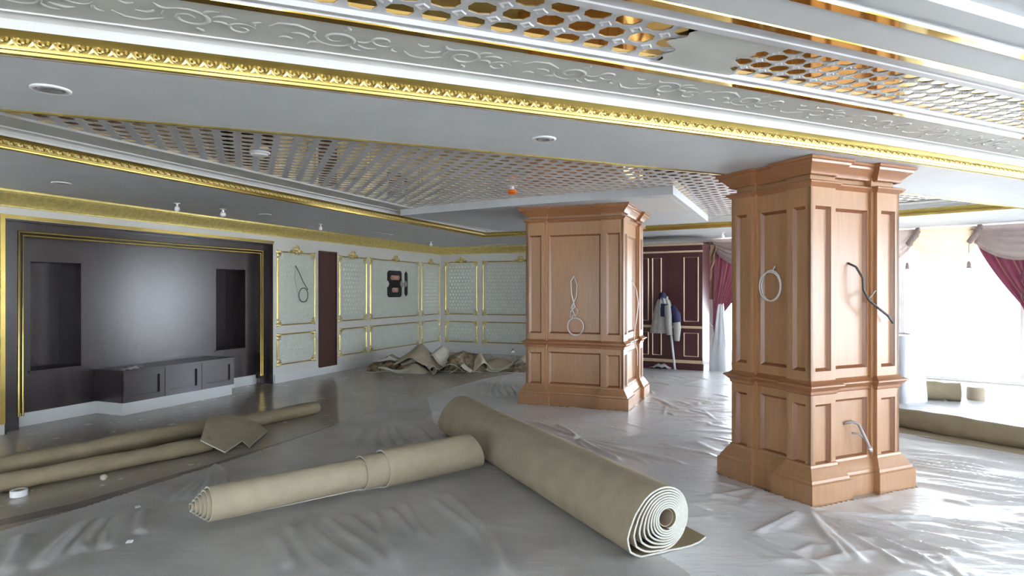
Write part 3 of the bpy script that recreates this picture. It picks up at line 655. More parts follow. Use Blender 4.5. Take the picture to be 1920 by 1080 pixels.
# ------------------------------------------------------------------ protective plastic sheet over the floor
SHE = [(-4.6, 1.2), (-3.391, 4.168), (-3.145, 4.662), (-2.949, 5.187), (-2.588, 6.071), (-2.19, 7.179), (-1.697, 8.822), (-1.177, 9.989), (-0.468, 11.512), (0.263, 12.421), (2.55, 13.05), (4.1, 12.5), (9.2, 9.6), (10.8, 6.4), (11.2, 2.2)]
xs = np.arange(-3.7, 10.9, 0.0165); ys = [2.4]
while ys[-1] < 13.1: ys.append(ys[-1] + 0.0050 * ys[-1])
ys = np.array(ys); X, Y = np.meshgrid(xs, ys); Hh = np.zeros_like(X)
def crease(p, q, w, h, taper=0.15):
    global Hh
    p = np.array(p); q = np.array(q); L = np.linalg.norm(q - p); t = (q - p) / L; w = w * 1.2 + 0.004
    m = 0.25
    ix = np.where((xs > min(p[0], q[0]) - m) & (xs < max(p[0], q[0]) + m))[0]; iy = np.where((ys > min(p[1], q[1]) - m) & (ys < max(p[1], q[1]) + m))[0]
    if not len(ix) or not len(iy): return
    sl = (slice(iy[0], iy[-1] + 1), slice(ix[0], ix[-1] + 1))
    dx, dy = X[sl] - p[0], Y[sl] - p[1]; s_ = dx * t[0] + dy * t[1]; d_ = -dx * t[1] + dy * t[0] + 0.02 * np.sin(s_ * 5 + p[0] * 9)
    u = np.clip(s_ / L, -0.2, 1.2); env = np.clip(np.minimum(u / taper, (1 - u) / taper), 0, 1); env = env * env * (3 - 2 * env)
    g = np.exp(-(d_ / w) ** 2) * h * env
    Hh[sl] = np.maximum(Hh[sl], g) + 0.15 * np.minimum(Hh[sl], g)
def fan(c, targets, w, h):
    for q in targets: crease(c, q, w * random.uniform(0.7, 1.3), h * random.uniform(0.7, 1.3), 0.12)
fan((0.705, 6.77), [(0.80, 5.94), (1.26, 5.77), (1.62, 5.74), (2.0, 6.1), (2.05, 6.55), (1.9, 6.95), (0.53, 7.49), (0.3, 7.65), (1.0, 5.85), (1.45, 5.85), (0.45, 6.9)], 0.022, 0.026)
fan((2.16, 4.53), [(2.02, 3.65), (2.25, 3.6), (2.45, 3.62), (2.7, 3.7), (2.95, 3.85), (3.25, 4.0), (3.4, 4.25), (1.95, 3.7), (3.0, 4.35)], 0.022, 0.026)
crease((1.57, 4.14), (2.12, 4.53), 0.018, 0.022); crease((1.57, 4.12), (1.78, 3.52), 0.02, 0.018)
fan((-2.66, 5.72), [(-2.5, 4.78), (-2.42, 4.86), (-2.36, 4.95), (-2.3, 5.02), (-2.58, 4.72)], 0.022, 0.034)
for p, q in (((-1.57, 4.30), (-1.0, 3.52)), ((-1.45, 4.38), (-0.82, 3.55)), ((-1.3, 4.45), (-0.72, 3.60)), ((-1.17, 4.5), (-0.9, 4.05)), ((-1.05, 4.6), (-0.6, 3.55)), ((-0.85, 4.75), (-0.5, 4.0)), ((-0.95, 4.62), (-0.62, 4.1)),
             ((-1.6, 4.1), (-1.25, 3.6)), ((-0.5, 5.0), (-0.2, 4.1)), ((-0.62, 4.9), (-0.05, 3.7)), ((-0.3, 4.5), (0.0, 3.5))):
    crease(p, q, 0.024, 0.02)
for p, q in (((-3.2, 4.15), (-2.85, 3.5)), ((-2.98, 4.38), (-2.75, 3.75)), ((-2.88, 4.45), (-2.62, 3.8)), ((-2.78, 4.5), (-2.5, 3.85)), ((-2.65, 4.6), (-2.45, 4.1)), ((-2.9, 4.2), (-2.7, 3.6))):
    crease(p, q, 0.03, 0.026)
for p, q in (((-1.6, 7.4), (-1.35, 6.3)), ((-1.5, 7.45), (-1.22, 6.3)), ((-1.4, 7.4), (-1.1, 6.35)), ((-1.2, 7.5), (-0.75, 6.3)), ((-1.05, 7.55), (-1.0, 8.3)), ((-1.05, 7.4), (-0.6, 6.5)), ((-0.95, 7.0), (-0.7, 7.6)), ((-1.75, 7.3), (-1.6, 6.5))):
    crease(p, q, 0.035, 0.035)
for k in range(7): crease((-0.5 + 0.11 * k, 10.9 - 0.05 * k), (-0.42 + 0.11 * k, 9.55 - 0.04 * k), 0.03, 0.05)
for k in range(30):      # long parallel folds stretched past the near pillar on the right
    o_ = random.uniform(-0.2, 1.9); s0 = random.uniform(0, 1.1); L = random.uniform(0.8, 2.2)
    bx_, by_ = 3.25 - 0.18 * o_ + 0.72 * s0, 6.55 - 1.45 * o_ - 0.55 * s0
    crease((bx_, by_), (bx_ + 0.80 * L, by_ - 0.60 * L), random.uniform(0.016, 0.035), random.uniform(0.015, 0.034), 0.3)
for k in range(330):
    x = random.uniform(-0.5, 6.5); y = random.uniform(4.2, 12.3)
    if k < 90: x = random.uniform(1.4, 3.8); y = random.uniform(3.4, 4.9)
    elif k < 170: x = random.uniform(1.8, 4.2); y = random.uniform(6.2, 9.5)
    a = R(random.gauss(-38, 40)); L = random.uniform(0.15, 0.9)
    crease((x, y), (x + L * math.cos(a), y + L * math.sin(a)), random.uniform(0.014, 0.032), random.uniform(0.005, 0.017), 0.3)
for k in range(120):
    x = random.uniform(-3.2, 1.2); y = random.uniform(3.3, 8.5); a = R(random.gauss(-55, 35)); L = random.uniform(0.2, 0.7)
    crease((x, y), (x + L * math.cos(a), y + L * math.sin(a)), random.uniform(0.02, 0.04), random.uniform(0.002, 0.006), 0.3)
Zs = 0.004 + Hh + 0.0015 * (np.sin(X * 9.3 + Y * 4.1) * np.sin(Y * 7.7 - X * 3.0) + 1)
def inbox(px, py, loc, rz, hx, hy):
    dx, dy = px - loc[0], py - loc[1]; c, s_ = math.cos(-rz), math.sin(-rz); return (abs(dx * c - dy * s_) < hx) & (abs(dx * s_ + dy * c) < hy)
mask = np.zeros(X.shape, bool)
pgx = [q[0] for q in SHE]; pgy = [q[1] for q in SHE]
j = len(SHE) - 1
for i in range(len(SHE)):
    cond = ((pgy[i] > Y) != (pgy[j] > Y)) & (X < (pgx[j] - pgx[i]) * (Y - pgy[i]) / ((pgy[j] - pgy[i]) or 1e-9) + pgx[i]); mask ^= cond; j = i
mask &= ~inbox(X, Y, cn, rzn, 0.51 + 0.085, 0.405 + 0.085); mask &= ~inbox(X, Y, cf, rzf, 0.785, 0.785)
mask[:, :] &= ~((X < -3.69))
SPLIT = [(1.25, 2.3), (0.98, 3.6), (-0.55, 6.9), (-0.95, 7.6), (-1.25, 9.3), (-0.9, 13.2)]      # film split under the big roll; window side whitened like reflected sky
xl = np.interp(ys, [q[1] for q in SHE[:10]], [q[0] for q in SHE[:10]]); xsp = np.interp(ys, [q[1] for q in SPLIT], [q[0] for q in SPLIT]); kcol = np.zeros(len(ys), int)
for r_ in range(len(ys)):      # clean cut edges: pull the nearest vertices onto the edge lines
    k_ = int(np.argmin(abs(xs - xsp[r_]))); X[r_, k_] = xsp[r_]; kcol[r_] = k_
    if ys[r_] < 12.3 and xl[r_] > xs[0]: k_ = int(np.argmin(abs(xs - xl[r_]))); X[r_, k_] = xl[r_]; mask[r_, k_] = True; mask[r_, :k_] = False
fm = mask[:-1, :-1] & mask[1:, :-1] & mask[:-1, 1:] & mask[1:, 1:]
idx = np.arange(X.size).reshape(X.shape); qd = np.stack([idx[:-1, :-1][fm], idx[:-1, 1:][fm], idx[1:, 1:][fm], idx[1:, :-1][fm]], 1)
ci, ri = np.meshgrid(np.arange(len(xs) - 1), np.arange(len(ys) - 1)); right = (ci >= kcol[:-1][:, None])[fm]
for sel, mt, lab in ((~right, 'plastic', 'clear creased plastic sheet on the floor left of the big carpet roll'), (right, 'plasticskywhite', 'plastic sheet from the big carpet roll to the windows, whitened as if reflecting sky')):
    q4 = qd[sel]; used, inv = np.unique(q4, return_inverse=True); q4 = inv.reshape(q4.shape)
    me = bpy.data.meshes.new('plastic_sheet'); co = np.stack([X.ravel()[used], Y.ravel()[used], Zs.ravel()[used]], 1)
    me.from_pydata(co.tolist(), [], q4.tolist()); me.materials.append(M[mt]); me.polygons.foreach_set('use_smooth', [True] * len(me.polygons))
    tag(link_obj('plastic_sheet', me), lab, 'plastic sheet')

# ------------------------------------------------------------------ carpet rolls
def spiral_roll(name, label, loc, axis_ang, pts, L, thick, start=None, end=None, mats=('carpet', 'carpetpale', 'carpetedge')):
    """pts: spiral centre line in the end plane (u to the right seen from the front end, w up), outside first.
    Axis goes from the front end (y=0) backwards (+y) in the local frame."""
    n = len(pts); start = start or [0.0] * n; end = end or [L] * n
    root = thing(name, label, 'carpet roll', loc, axis_ang)
    P = np.array(pts); T = np.gradient(P, axis=0); T /= np.linalg.norm(T, axis=1)[:, None]; N = np.stack([T[:, 1], -T[:, 0]], 1)
    a, c = P + N * thick / 2, P - N * thick / 2
    def strip(q, nm, mat, seg=6):
        b = MB(); b.grid([[(q[i][0], start[i] + (end[i] - start[i]) * k / seg, q[i][1]) for k in range(seg + 1)] for i in range(n)]); return b.obj(nm, mat, root, 40)
    strip(a, 'outer_face', M[mats[0]]); strip(c, 'inner_face', M[mats[1]])
    for ev in (start, end):
        b = MB(); b.grid([[(a[i][0], ev[i], a[i][1]), (c[i][0], ev[i], c[i][1])] for i in range(n)]); b.obj('cut_edge', M[mats[2]], root)
    for i in (0, n - 1):
        b = MB(); b.add([(a[i][0], start[i], a[i][1]), (c[i][0], start[i], c[i][1]), (c[i][0], end[i], c[i][1]), (a[i][0], end[i], a[i][1])], [(0, 1, 2, 3)]); b.obj('free_edge', M[mats[2]], root)
    return root
# big roll, tear-drop section with a flap on the floor
keys = [(-90, 0.195), (-115, 0.225), (-135, 0.285), (-150, 0.325), (-165, 0.315), (-180, 0.275), (-205, 0.235), (-225, 0.222), (-250, 0.208), (-270, 0.200), (-300, 0.185), (-330, 0.165), (-360, 0.155), (-390, 0.155), (-420, 0.17), (-450, 0.195)]
cu, cw = 0.325, 0.205
def Rout(phi):
    p_ = -90 - ((-90 - phi) % 360); return float(np.interp(p_, [k[0] for k in keys][::-1], [k[1] for k in keys][::-1]))
NT = 9; pts = [(0.62, 0.045), (0.57, 0.022), (0.50, 0.010), (0.42, 0.0075)]
core_r = 0.062
tot = NT * 48
for k in range(tot):
    phi = -90 - 360 * k / 48; f = k / tot
    sag = 1 - f
    rc = min(Rout(phi), 0.185); r = core_r + (rc - core_r) * sag + (Rout(phi) - rc) * sag ** 2.6
    pts.append((cu + r * math.cos(R(phi)), max(0.0075, cw + r * math.sin(R(phi)))))
ax = math.atan2(1.50, 3.29)
origin = np.array([0.655, 3.70]); 
big = spiral_roll('carpet_roll', 'biggest beige carpet roll with open spiral end facing the viewer', (origin[0], origin[1], 0.006), ax, pts, 3.62, 0.0115)
b = MB(); b.grid([[((cu + rr * math.cos(t)), yy, cw + rr * math.sin(t)) for t in np.linspace(0, 2 * math.pi, 25)] for rr, yy in ((0.056, 0.02), (0.056, 3.6))])
b.grid([[((cu + rr * math.cos(t)), 0.02, cw + rr * math.sin(t)) for t in np.linspace(0, 2 * math.pi, 25)] for rr in (0.050, 0.056)])
b.grid([[((cu + rr * math.cos(t)), yy, cw + rr * math.sin(t)) for t in np.linspace(0, 2 * math.pi, 25)] for rr, yy in ((0.050, 0.02), (0.050, 3.6))]); b.obj('cardboard_core', M['core'], big, 40)
# medium roll lying across, telescoped end on the left, stepped wraps on the right
NT = 8; r0, r1 = 0.018, 0.155; tot = NT * 40; pts = []; st = []; en = []; L2 = 2.16
for k in range(tot + 1):
    f = k / tot; r = r1 - (r1 - r0) * f; phi = R(-100 - 360 * NT * f)
    pts.append((r * math.cos(phi), 0.170 + r * math.sin(phi)))
    turn = NT * f
    if turn < 1: s_ = 1.27
    elif turn < 2: s_ = 1.09
    else:
        s_ = -0.017 * (turn - 2) - 0.012 * max(0, turn - 2) ** 0.5 - 0.012 * max(0.0, math.sin((turn % 1) * 2 * math.pi))
    st.append(s_); en.append(L2 - 0.05 * math.sin(phi) + (0.02 if turn < 2 else 0))
p0 = np.array([-2.01, 4.205]); p1 = np.array([-0.41, 5.555]); dv = p1 - p0; ang2 = math.atan2(dv[1], dv[0]) - R(90)
med = spiral_roll('carpet_roll', 'medium beige carpet roll with telescoped coil end on the left', (p0[0], p0[1], 0.004), ang2, pts, L2, 0.0125, st, en, ('carpet', 'carpetpale', 'carpetedge'))
# long rolls in front of the media niche
def tube_roll(name, label, axis, r, squash=0.85, mat='carpet', seed=1, inner=True):
    rd = random.Random(seed); base = axis[0]; root = thing(name, label, 'carpet roll', (base[0], base[1], 0.0), 0)
    path = []
    for (x0, y0), (x1, y1) in zip(axis, axis[1:]):
        for k in range(8): path.append((x0 + (x1 - x0) * k / 8 - base[0], y0 + (y1 - y0) * k / 8 - base[1]))
    path.append((axis[-1][0] - base[0], axis[-1][1] - base[1]))
    ns = 22
    def surf(q, nm, mt):
        b = MB(); rows = []
        for i, p in enumerate(path):
            a = path[max(i - 1, 0)]; e = path[min(i + 1, len(path) - 1)]; d_ = np.array([e[0] - a[0], e[1] - a[1]]); d_ /= np.linalg.norm(d_); nn = np.array([d_[1], -d_[0]])
            w = r * q * (1 + 0.05 * math.sin(i * 0.9 + seed) + 0.03 * math.sin(i * 2.3)); row = []
            for k in range(ns + 1):
                t = 2 * math.pi * k / ns; s_ = math.cos(t) * w * 1.08; z = r * squash + math.sin(t) * w * squash
                row.append((p[0] + nn[0] * s_, p[1] + nn[1] * s_, max(0.002, z)))
            rows.append(row)
        b.grid(rows); return b, rows, nm, mt
    b, ro, nm, mt = surf(1.0, 'outer_face', mat); b.obj(nm, M[mat], root, True)
    b, ri, nm, mt = surf(0.86, 'inner_face', mat); b.obj(nm, M['carpetpale'], root, True)
    b2, rj, nm, mt = surf(0.55, 'inner_wrap', mat); b2.obj('inner_wrap', M['carpet'], root, True)
    for q_ in (0, -1): b = MB(); b.grid([ro[q_], ri[q_]]); b.obj('cut_edge', M['carpetedge'], root)
    return root
tube_roll('carpet_roll', 'long beige carpet roll on the left, in front of the niche, nearer one', [(-4.95, 4.02), (-4.03, 5.02), (-3.48, 5.70), (-3.02, 6.28)], 0.085, 0.86, seed=2)
tube_roll('carpet_roll', 'long beige carpet roll lying behind the nearer left roll', [(-5.0, 4.28), (-4.36, 5.34), (-3.83, 6.26), (-3.34, 7.06)], 0.105, 0.86, seed=5)
tube_roll('carpet_roll', 'short far carpet roll beyond the torn carpet flap', [(-3.22, 7.14), (-2.9, 7.62), (-2.56, 8.20)], 0.095, 0.84, seed=9)
TOPE = [(-3.42, 7.12, 0.185), (-3.20, 7.22, 0.17), (-2.985, 7.33, 0.07), (-2.734, 7.044, 0.03)]
BOTE = [(-3.02, 6.10, 0.165), (-2.80, 6.14, 0.03), (-2.80, 6.53, 0.04), (-2.635, 6.32, 0.02)]
b = MB(); rows = []
def lerp_poly(P, t):
    k = min(int(t * (len(P) - 1)), len(P) - 2); f_ = t * (len(P) - 1) - k; return [P[k][q] + (P[k + 1][q] - P[k][q]) * f_ for q in range(3)]
for a_ in range(13):
    t = a_ / 12; p_, q_ = lerp_poly(TOPE, t), lerp_poly(BOTE, t)
    rows.append([tuple(p_[c_] + (q_[c_] - p_[c_]) * u + (0.02 * math.sin(math.pi * u) + 0.01 * math.sin(5 * u + 3 * t) if c_ == 2 else 0) for c_ in range(3)) for u in np.linspace(0, 1, 9)])
b.grid(rows); lowr = [[(p[0], p[1], p[2] - 0.012) for p in r_] for r_ in rows]; b.grid(lowr); b.cur = 1
for e1, e2 in ((rows[0], lowr[0]), (rows[-1], lowr[-1]), ([r_[0] for r_ in rows], [r_[0] for r_ in lowr]), ([r_[-1] for r_ in rows], [r_[-1] for r_ in lowr])): b.grid([e1, e2])
tag(b.obj('carpet_flap', [M['carpetpale'], M['carpetedge']], None, 50), 'torn beige carpet flap with zigzag edge over the left rolls', 'carpet piece')
# right side rolls
tube_roll('carpet_roll', 'long carpet roll on the floor right of the near pillar by the window', [(4.0, 8.25), (4.58, 7.35), (5.18, 6.33), (6.4, 4.3)], 0.125, 0.9, seed=4)
b = MB(); P_ = [(3.9, 8.1), (4.33, 7.02), (4.96, 6.11), (6.1, 4.2)]; Q_ = [(4.25, 8.4), (4.7, 7.3), (5.3, 6.3), (6.5, 4.4)]
b.grid([[(*p, 0.014), (*q, 0.014)] for p, q in zip(P_, Q_)]); b.grid([[(*p, 0.003), (*p, 0.014)] for p in P_])
tag(b.obj('carpet_underlay', M['carpetpale']), 'flat pale carpet strip under the long right hand roll', 'carpet piece')
tube_roll('carpet_roll', 'short carpet roll lying in the bright window bay', [(6.05, 9.32), (6.47, 9.08)], 0.14, 0.95, seed=6)
b = MB(); b.lathe([(0.0, 0.0), (0.11, 0.0), (0.115, 0.03), (0.115, 0.16), (0.1, 0.19), (0.0, 0.19)], 16)
tag(place(b.obj('brown_bucket', M['core'], None, 40), (6.78, 9.2, 0)), 'small brown tub at the end of the short window roll', 'tub')

# ------------------------------------------------------------------ carpet offcuts heaped at the far corner
def offcut(label, x, y, rz, kind, size, mats, seed, z0=0.0, tilt=(0, 0)):
    rd = random.Random(seed); w, d_, hgt = size; P1 = []; n = 13; m = 9
    ph = rd.uniform(0, 6); ph2 = rd.uniform(0, 6)
    for i in range(n):
        row = []
        for k in range(m):
            s_, t = i / (n - 1), k / (m - 1)
            px, py = (s_ - 0.5) * w, (t - 0.5) * d_
            if kind == 'peak': z = hgt * max(0, 1 - abs(s_ - 0.55) * 1.9) ** 1.1 * (1 - 0.5 * abs(t - 0.5) * 2)
            elif kind == 'lump':
                rr = min(1.0, math.hypot((s_ - 0.5) * 2, (t - 0.5) * 2) ** 1.3); z = hgt * (1 - rr) ** 0.6 * (0.8 + 0.2 * math.sin(s_ * 7 + ph) * math.cos(t * 5 + ph2)) if rr < 1 else 0.0
            elif kind == 'wave': z = hgt * (0.5 + 0.5 * math.sin(s_ * 9 + ph)) * (0.6 + 0.4 * t)
            elif kind == 'curl':
                a = s_ * 4.6; r = hgt * 0.5 * (1 - 0.35 * s_); px = -w / 2 + (w * 0.45 * (1 - s_)) * 0 + r * math.sin(a) + (0.0 if s_ > 0 else 0); z = hgt * 0.5 - r * math.cos(a)
            elif kind == 'fold': z = hgt * math.sin(min(1, s_ * 1.6) * math.pi * 0.5) if s_ < 0.62 else hgt * (1 - (s_ - 0.62) * 2.2); px += 0.12 * w * math.sin(s_ * 6)
            else: z = hgt * (0.4 + 0.3 * math.sin(s_ * 5 + ph) + 0.3 * math.sin(t * 4 + ph2))
            z += 0.03 * hgt * math.sin(s_ * 14 + t * 9 + ph) + tilt[0] * px + tilt[1] * py
            row.append((px, py + 0.04 * w * math.sin(s_ * 7 + ph2), max(0.004, z + z0)))
        P1.append(row)
    b = MB(); b.grid(P1); b.cur = 1; Q = [[(p[0] + 0.003, p[1] + 0.004, p[2] + 0.012) for p in r] for r in P1]; b.grid(Q); b.cur = 2
    for a, e in ((P1[0], Q[0]), (P1[-1], Q[-1]), ([r[0] for r in P1], [r[0] for r in Q]), ([r[-1] for r in P1], [r[-1] for r in Q])): b.grid([a, e])
    o = b.obj('carpet_offcut', [M[mats[0]], M[mats[1]], M['carpetedge']], None, 60); place(o, (x, y, 0), R(rz))
    return tag(o, label, 'carpet offcut', 'carpet offcuts heaped in the far corner')
offcut('large plain beige offcut forming the peak of the carpet heap', -1.95, 12.85, -15, 'peak', (1.35, 0.9, 0.52), ('offcut', 'offcut'), 1, 0.02)
offcut('pale offcut flap draped over the right slope of the peak', -1.45, 12.80, -35, 'peak', (0.70, 0.6, 0.40), ('offcutpale', 'offcutpale'), 2, 0.12, (-0.15, 0))
offcut('dark folded offcut at the left end of the carpet heap', -2.55, 12.65, 10, 'lump', (0.72, 0.6, 0.28), ('offcutdark', 'offcutdark'), 3)
offcut('beige flap lying on the dark left end of the heap', -2.45, 12.60, 5, 'fold', (0.45, 0.4, 0.10), ('offcut', 'offcut'), 21, 0.20)
offcut('flat beige offcut lying at the front left of the heap', -2.30, 12.30, 8, 'flat', (0.60, 0.4, 0.12), ('offcut', 'offcutpale'), 4)
offcut('small dark patterned offcut beside the flat front left one', -1.92, 12.34, -12, 'lump', (0.62, 0.4, 0.17), ('offcutdark', 'offcut'), 5)
offcut('dark brown offcut tucked under the left of the peak', -2.0, 12.5, 5, 'lump', (0.7, 0.4, 0.22), ('offcutdark', 'offcutdark'), 22)
offcut('cream offcut with a tight curl at the front of the heap', -1.42, 12.24, 15, 'curl', (0.3, 0.45, 0.17), ('offcutpale', 'offcutpale'), 6)
offcut('dark patterned offcut waving behind the tight curl', -1.30, 12.5, -8, 'wave', (0.9, 0.5, 0.30), ('offcutdark', 'offcutdark'), 7)
offcut('cream offcut with a wide loose curl right of the tight one', -0.98, 12.24, -5, 'fold', (0.42, 0.35, 0.16), ('offcutpale', 'offcutpale'), 8)
offcut('mottled dark offcut standing high right of the peak', -0.98, 12.68, -12, 'lump', (0.95, 0.65, 0.46), ('offcutdark', 'offcutdark'), 9)
offcut('pale square offcut leaning at the right shoulder of the heap', -0.66, 12.58, 25, 'peak', (0.45, 0.4, 0.40), ('offcutpale', 'offcut'), 10)
offcut('flat pale green offcut lying right of the heap', -0.26, 12.50, -8, 'flat', (0.5, 0.4, 0.14), ('offcutpale', 'offcutpale'), 11)
offcut('dark offcut lying behind the flat pale green one', -0.35, 12.95, -15, 'lump', (1.0, 0.5, 0.26), ('offcut', 'offcut'), 12)
offcut('upright rolled dark strip sticking out of the heap', 0.06, 12.62, 0, 'curl', (0.10, 0.2, 0.12), ('offcutdark', 'offcutdark'), 13, 0.0).scale = (1, 1, 3.6)
offcut('dark striped offcut beside the foot of the far pillar', 0.33, 12.35, -20, 'lump', (0.95, 0.5, 0.22), ('offcutdark', 'offcutdark'), 14)
offcut('crumpled pale offcut behind the upright strip', 0.40, 12.75, -20, 'wave', (0.7, 0.4, 0.20), ('offcutpale', 'offcut'), 15, 0.10)

# ------------------------------------------------------------------ maroon cabinet, garment, curtains
cabr = math.atan2(-0.4775, 0.8786)
mc = thing('wall_cabinet', 'dark maroon wood wall cabinet with thin gold panel beads', 'cabinet', (2.70, 13.11, 0), cabr)
b = MB(); b.box(-1.6, 0.55, 0.04, 0.7, 0, 2.56); b.box(0.55, 1.235, 0.02, 0.7, 0, 2.56); b.obj('body', M['maroon'], mc)
GB = MB()
def gold_rect(x0, x1, z0, z1, y):
    b = MB(); q = [(x0, y, z0), (x1, y, z0), (x1, y, z1), (x0, y, z1), (x0, y, z0)]; b.tube(q, 0.0135, 6); b.obj('gold_bead', M['swagcream'] if False else M['goldpale'], mc, 40)
M['goldpale'] = plain('pale_gold_bead', (0.72, 0.55, 0.36), 0.4, 0.3, var=0.08)
for x0, x1, y in ((-1.5, -0.95, 0.04), (-0.85, -0.1, 0.04), (-0.02, 0.13, 0.04), (0.22, 0.40, 0.04), (0.87, 1.15, 0.02)):
    gold_rect(x0, x1, 0.985, 2.27, y); gold_rect(x0, x1, 0.28, 0.745, y)
for z, r_ in ((0.865, 0.024), (0.17, 0.03), (2.39, 0.018), (2.535, 0.02)):
    b = MB(); b.box(-1.6, 0.55, 0.01, 0.04, z - r_, z + r_); b.box(0.55, 1.245, -0.01, 0.02, z - r_, z + r_)
    b.obj('rail', M['goldpale'], mc)
b = MB(); b.box(-1.62, 1.26, -0.02, 0.04, 0, 0.135); b.obj('plinth', M['maroon'], mc)
# coat hung on a leaning pole
pl = thing('leaning_pole', 'pale blue pole leaning against the maroon cabinet under the jacket', 'pole', (3.27, 12.62, 0), cabr)
b = MB(); b.tube([(0, 0, 0.0), (-0.19, 0.10, 1.48)], 0.022, 8); b.obj('shaft', M['pole'], pl, 40)
b = MB(); b.box(-0.03, 0.03, -0.02, 0.02, 0, 0.03); b.obj('foot', M['metal'], pl)
jk = thing('jacket', 'grey and navy work jacket hanging on the leaning pole', 'jacket', (3.05, 12.70, 0), cabr)
def cloth_body(widths, zs, cxs, y0, depth, nseg=17, fold=0.018):
    P = []
    for z, w, cx in zip(zs, widths, cxs):
        row = []
        for k in range(nseg):
            a = math.pi * k / (nseg - 1); row.append((cx - math.cos(a) * w, y0 - math.sin(a) * depth - fold * math.sin(k * 2.1 + z * 5), z))
        P.append(row)
    return P
b = MB(); b.grid(cloth_body([0.06, 0.13, 0.17, 0.19, 0.21, 0.22, 0.225], [1.46, 1.40, 1.28, 1.10, 0.95, 0.82, 0.74], [0.0, 0.0, 0.0, -0.02, -0.03, -0.05, -0.06], 0.04, 0.12)); b.obj('body', M['jacket'], jk, True)
b = MB(); b.grid(cloth_body([0.07, 0.12, 0.125, 0.11], [1.34, 1.28, 1.18, 1.08], [0.03, 0.05, 0.06, 0.05], -0.02, 0.085, fold=0.01)); b.obj('chest_band', M['navy'], jk, True)
b = MB(); b.lathe([(0.0, 0.12), (0.05, 0.10), (0.075, 0.05), (0.085, 0.0), (0.07, -0.05)], 12, (-0.01, 0.0, 1.46)); b.obj('hood', M['navy'], jk, True)
b = MB(); b.tube([(0.10, -0.06, 1.30), (0.13, -0.09, 1.12), (0.13, -0.09, 0.95), (0.15, -0.08, 0.72)], [0.06, 0.075, 0.07, 0.06], 10); b.obj('sleeve', M['jacket'], jk, True)
b = MB(); b.tube([(0.20, 0.0, 1.22), (0.27, -0.03, 1.05), (0.29, -0.03, 0.85), (0.28, -0.03, 0.60)], [0.05, 0.075, 0.075, 0.055], 10); b.obj('sleeve', M['jacket'], jk, True)
b = MB(); b.tube([(0.19, 0.02, 1.28), (0.27, -0.045, 1.12), (0.29, -0.05, 0.97)], [0.055, 0.085, 0.085], 10); b.obj('shoulder', M['navy'], jk, True)
b = MB(); b.grid([[(0.22 * (i / 8 - 0.5) * 2 + 0.02 * math.sin(k), 0.08 * (k - 2) / 2, 0.03 + 0.09 * math.sin(math.pi * i / 8) * (1 - abs(k - 2) / 3) + 0.02 * math.sin(i * 2.3 + k)) for k in range(5)] for i in range(9)])
tag(place(b.obj('plastic_bag', M['film'], None, True), (3.02, 12.80, 0), cabr), 'small crumpled grey bag on the floor beside the pole', 'bag')

def swag(b, pL, pR, drop, n_f=5, bulge=0.16, top=2.70, zl=None):
    """draped swag between two points, hanging folds bulging toward the room"""
    pL = np.array(pL); pR = np.array(pR); t = (pR - pL) / np.linalg.norm(pR - pL); nn = np.array([t[1], -t[0]]); P = []
    for k in range(4 * n_f + 1):
        v = k / (4 * n_f); row = []
        for i in range(21):
            u = i / 20; sag = 4 * u * (1 - u); q = pL + (pR - pL) * u
            z = top - 0.10 * v * (1 - sag) - drop * v * sag ** 0.8; o = bulge * sag * (0.3 + 0.7 * math.sin(v * math.pi * 0.8)) + 0.028 * math.sin(v * n_f * 2 * math.pi) * (0.3 + 0.7 * sag)
            row.append((q[0] + nn[0] * o, q[1] + nn[1] * o, z))
        P.append(row)
    b.grid(P); return P[-1]
def drape(name, label, pts_fn, nu, nv, mats):
    b = MB(); P = [[pts_fn(i / nu, k / nv) for i in range(nu + 1)] for k in range(nv + 1)]
    for i in range(nu):
        b.cur = 1 if (len(mats) > 1 and i % 10 in (7,)) else 0
        b.grid([[P[k][i], P[k][i + 1]] for k in range(nv + 1)])
    return tag(b.obj(name, [M[m_] for m_ in mats], None, True), label, 'curtain')
def wp(s, off=0.25):      # point along the window wall, s metres from the far corner, off metres into the room
    S = arc(WIN); i = min(max(int(np.searchsorted(S, s)) - 1, 0), len(WIN) - 2); a, e = np.array(WIN[i]), np.array(WIN[i + 1]); d_ = (e - a) / np.linalg.norm(e - a)
    return a + d_ * (s - S[i]) + np.array([d_[1], -d_[0]]) * off
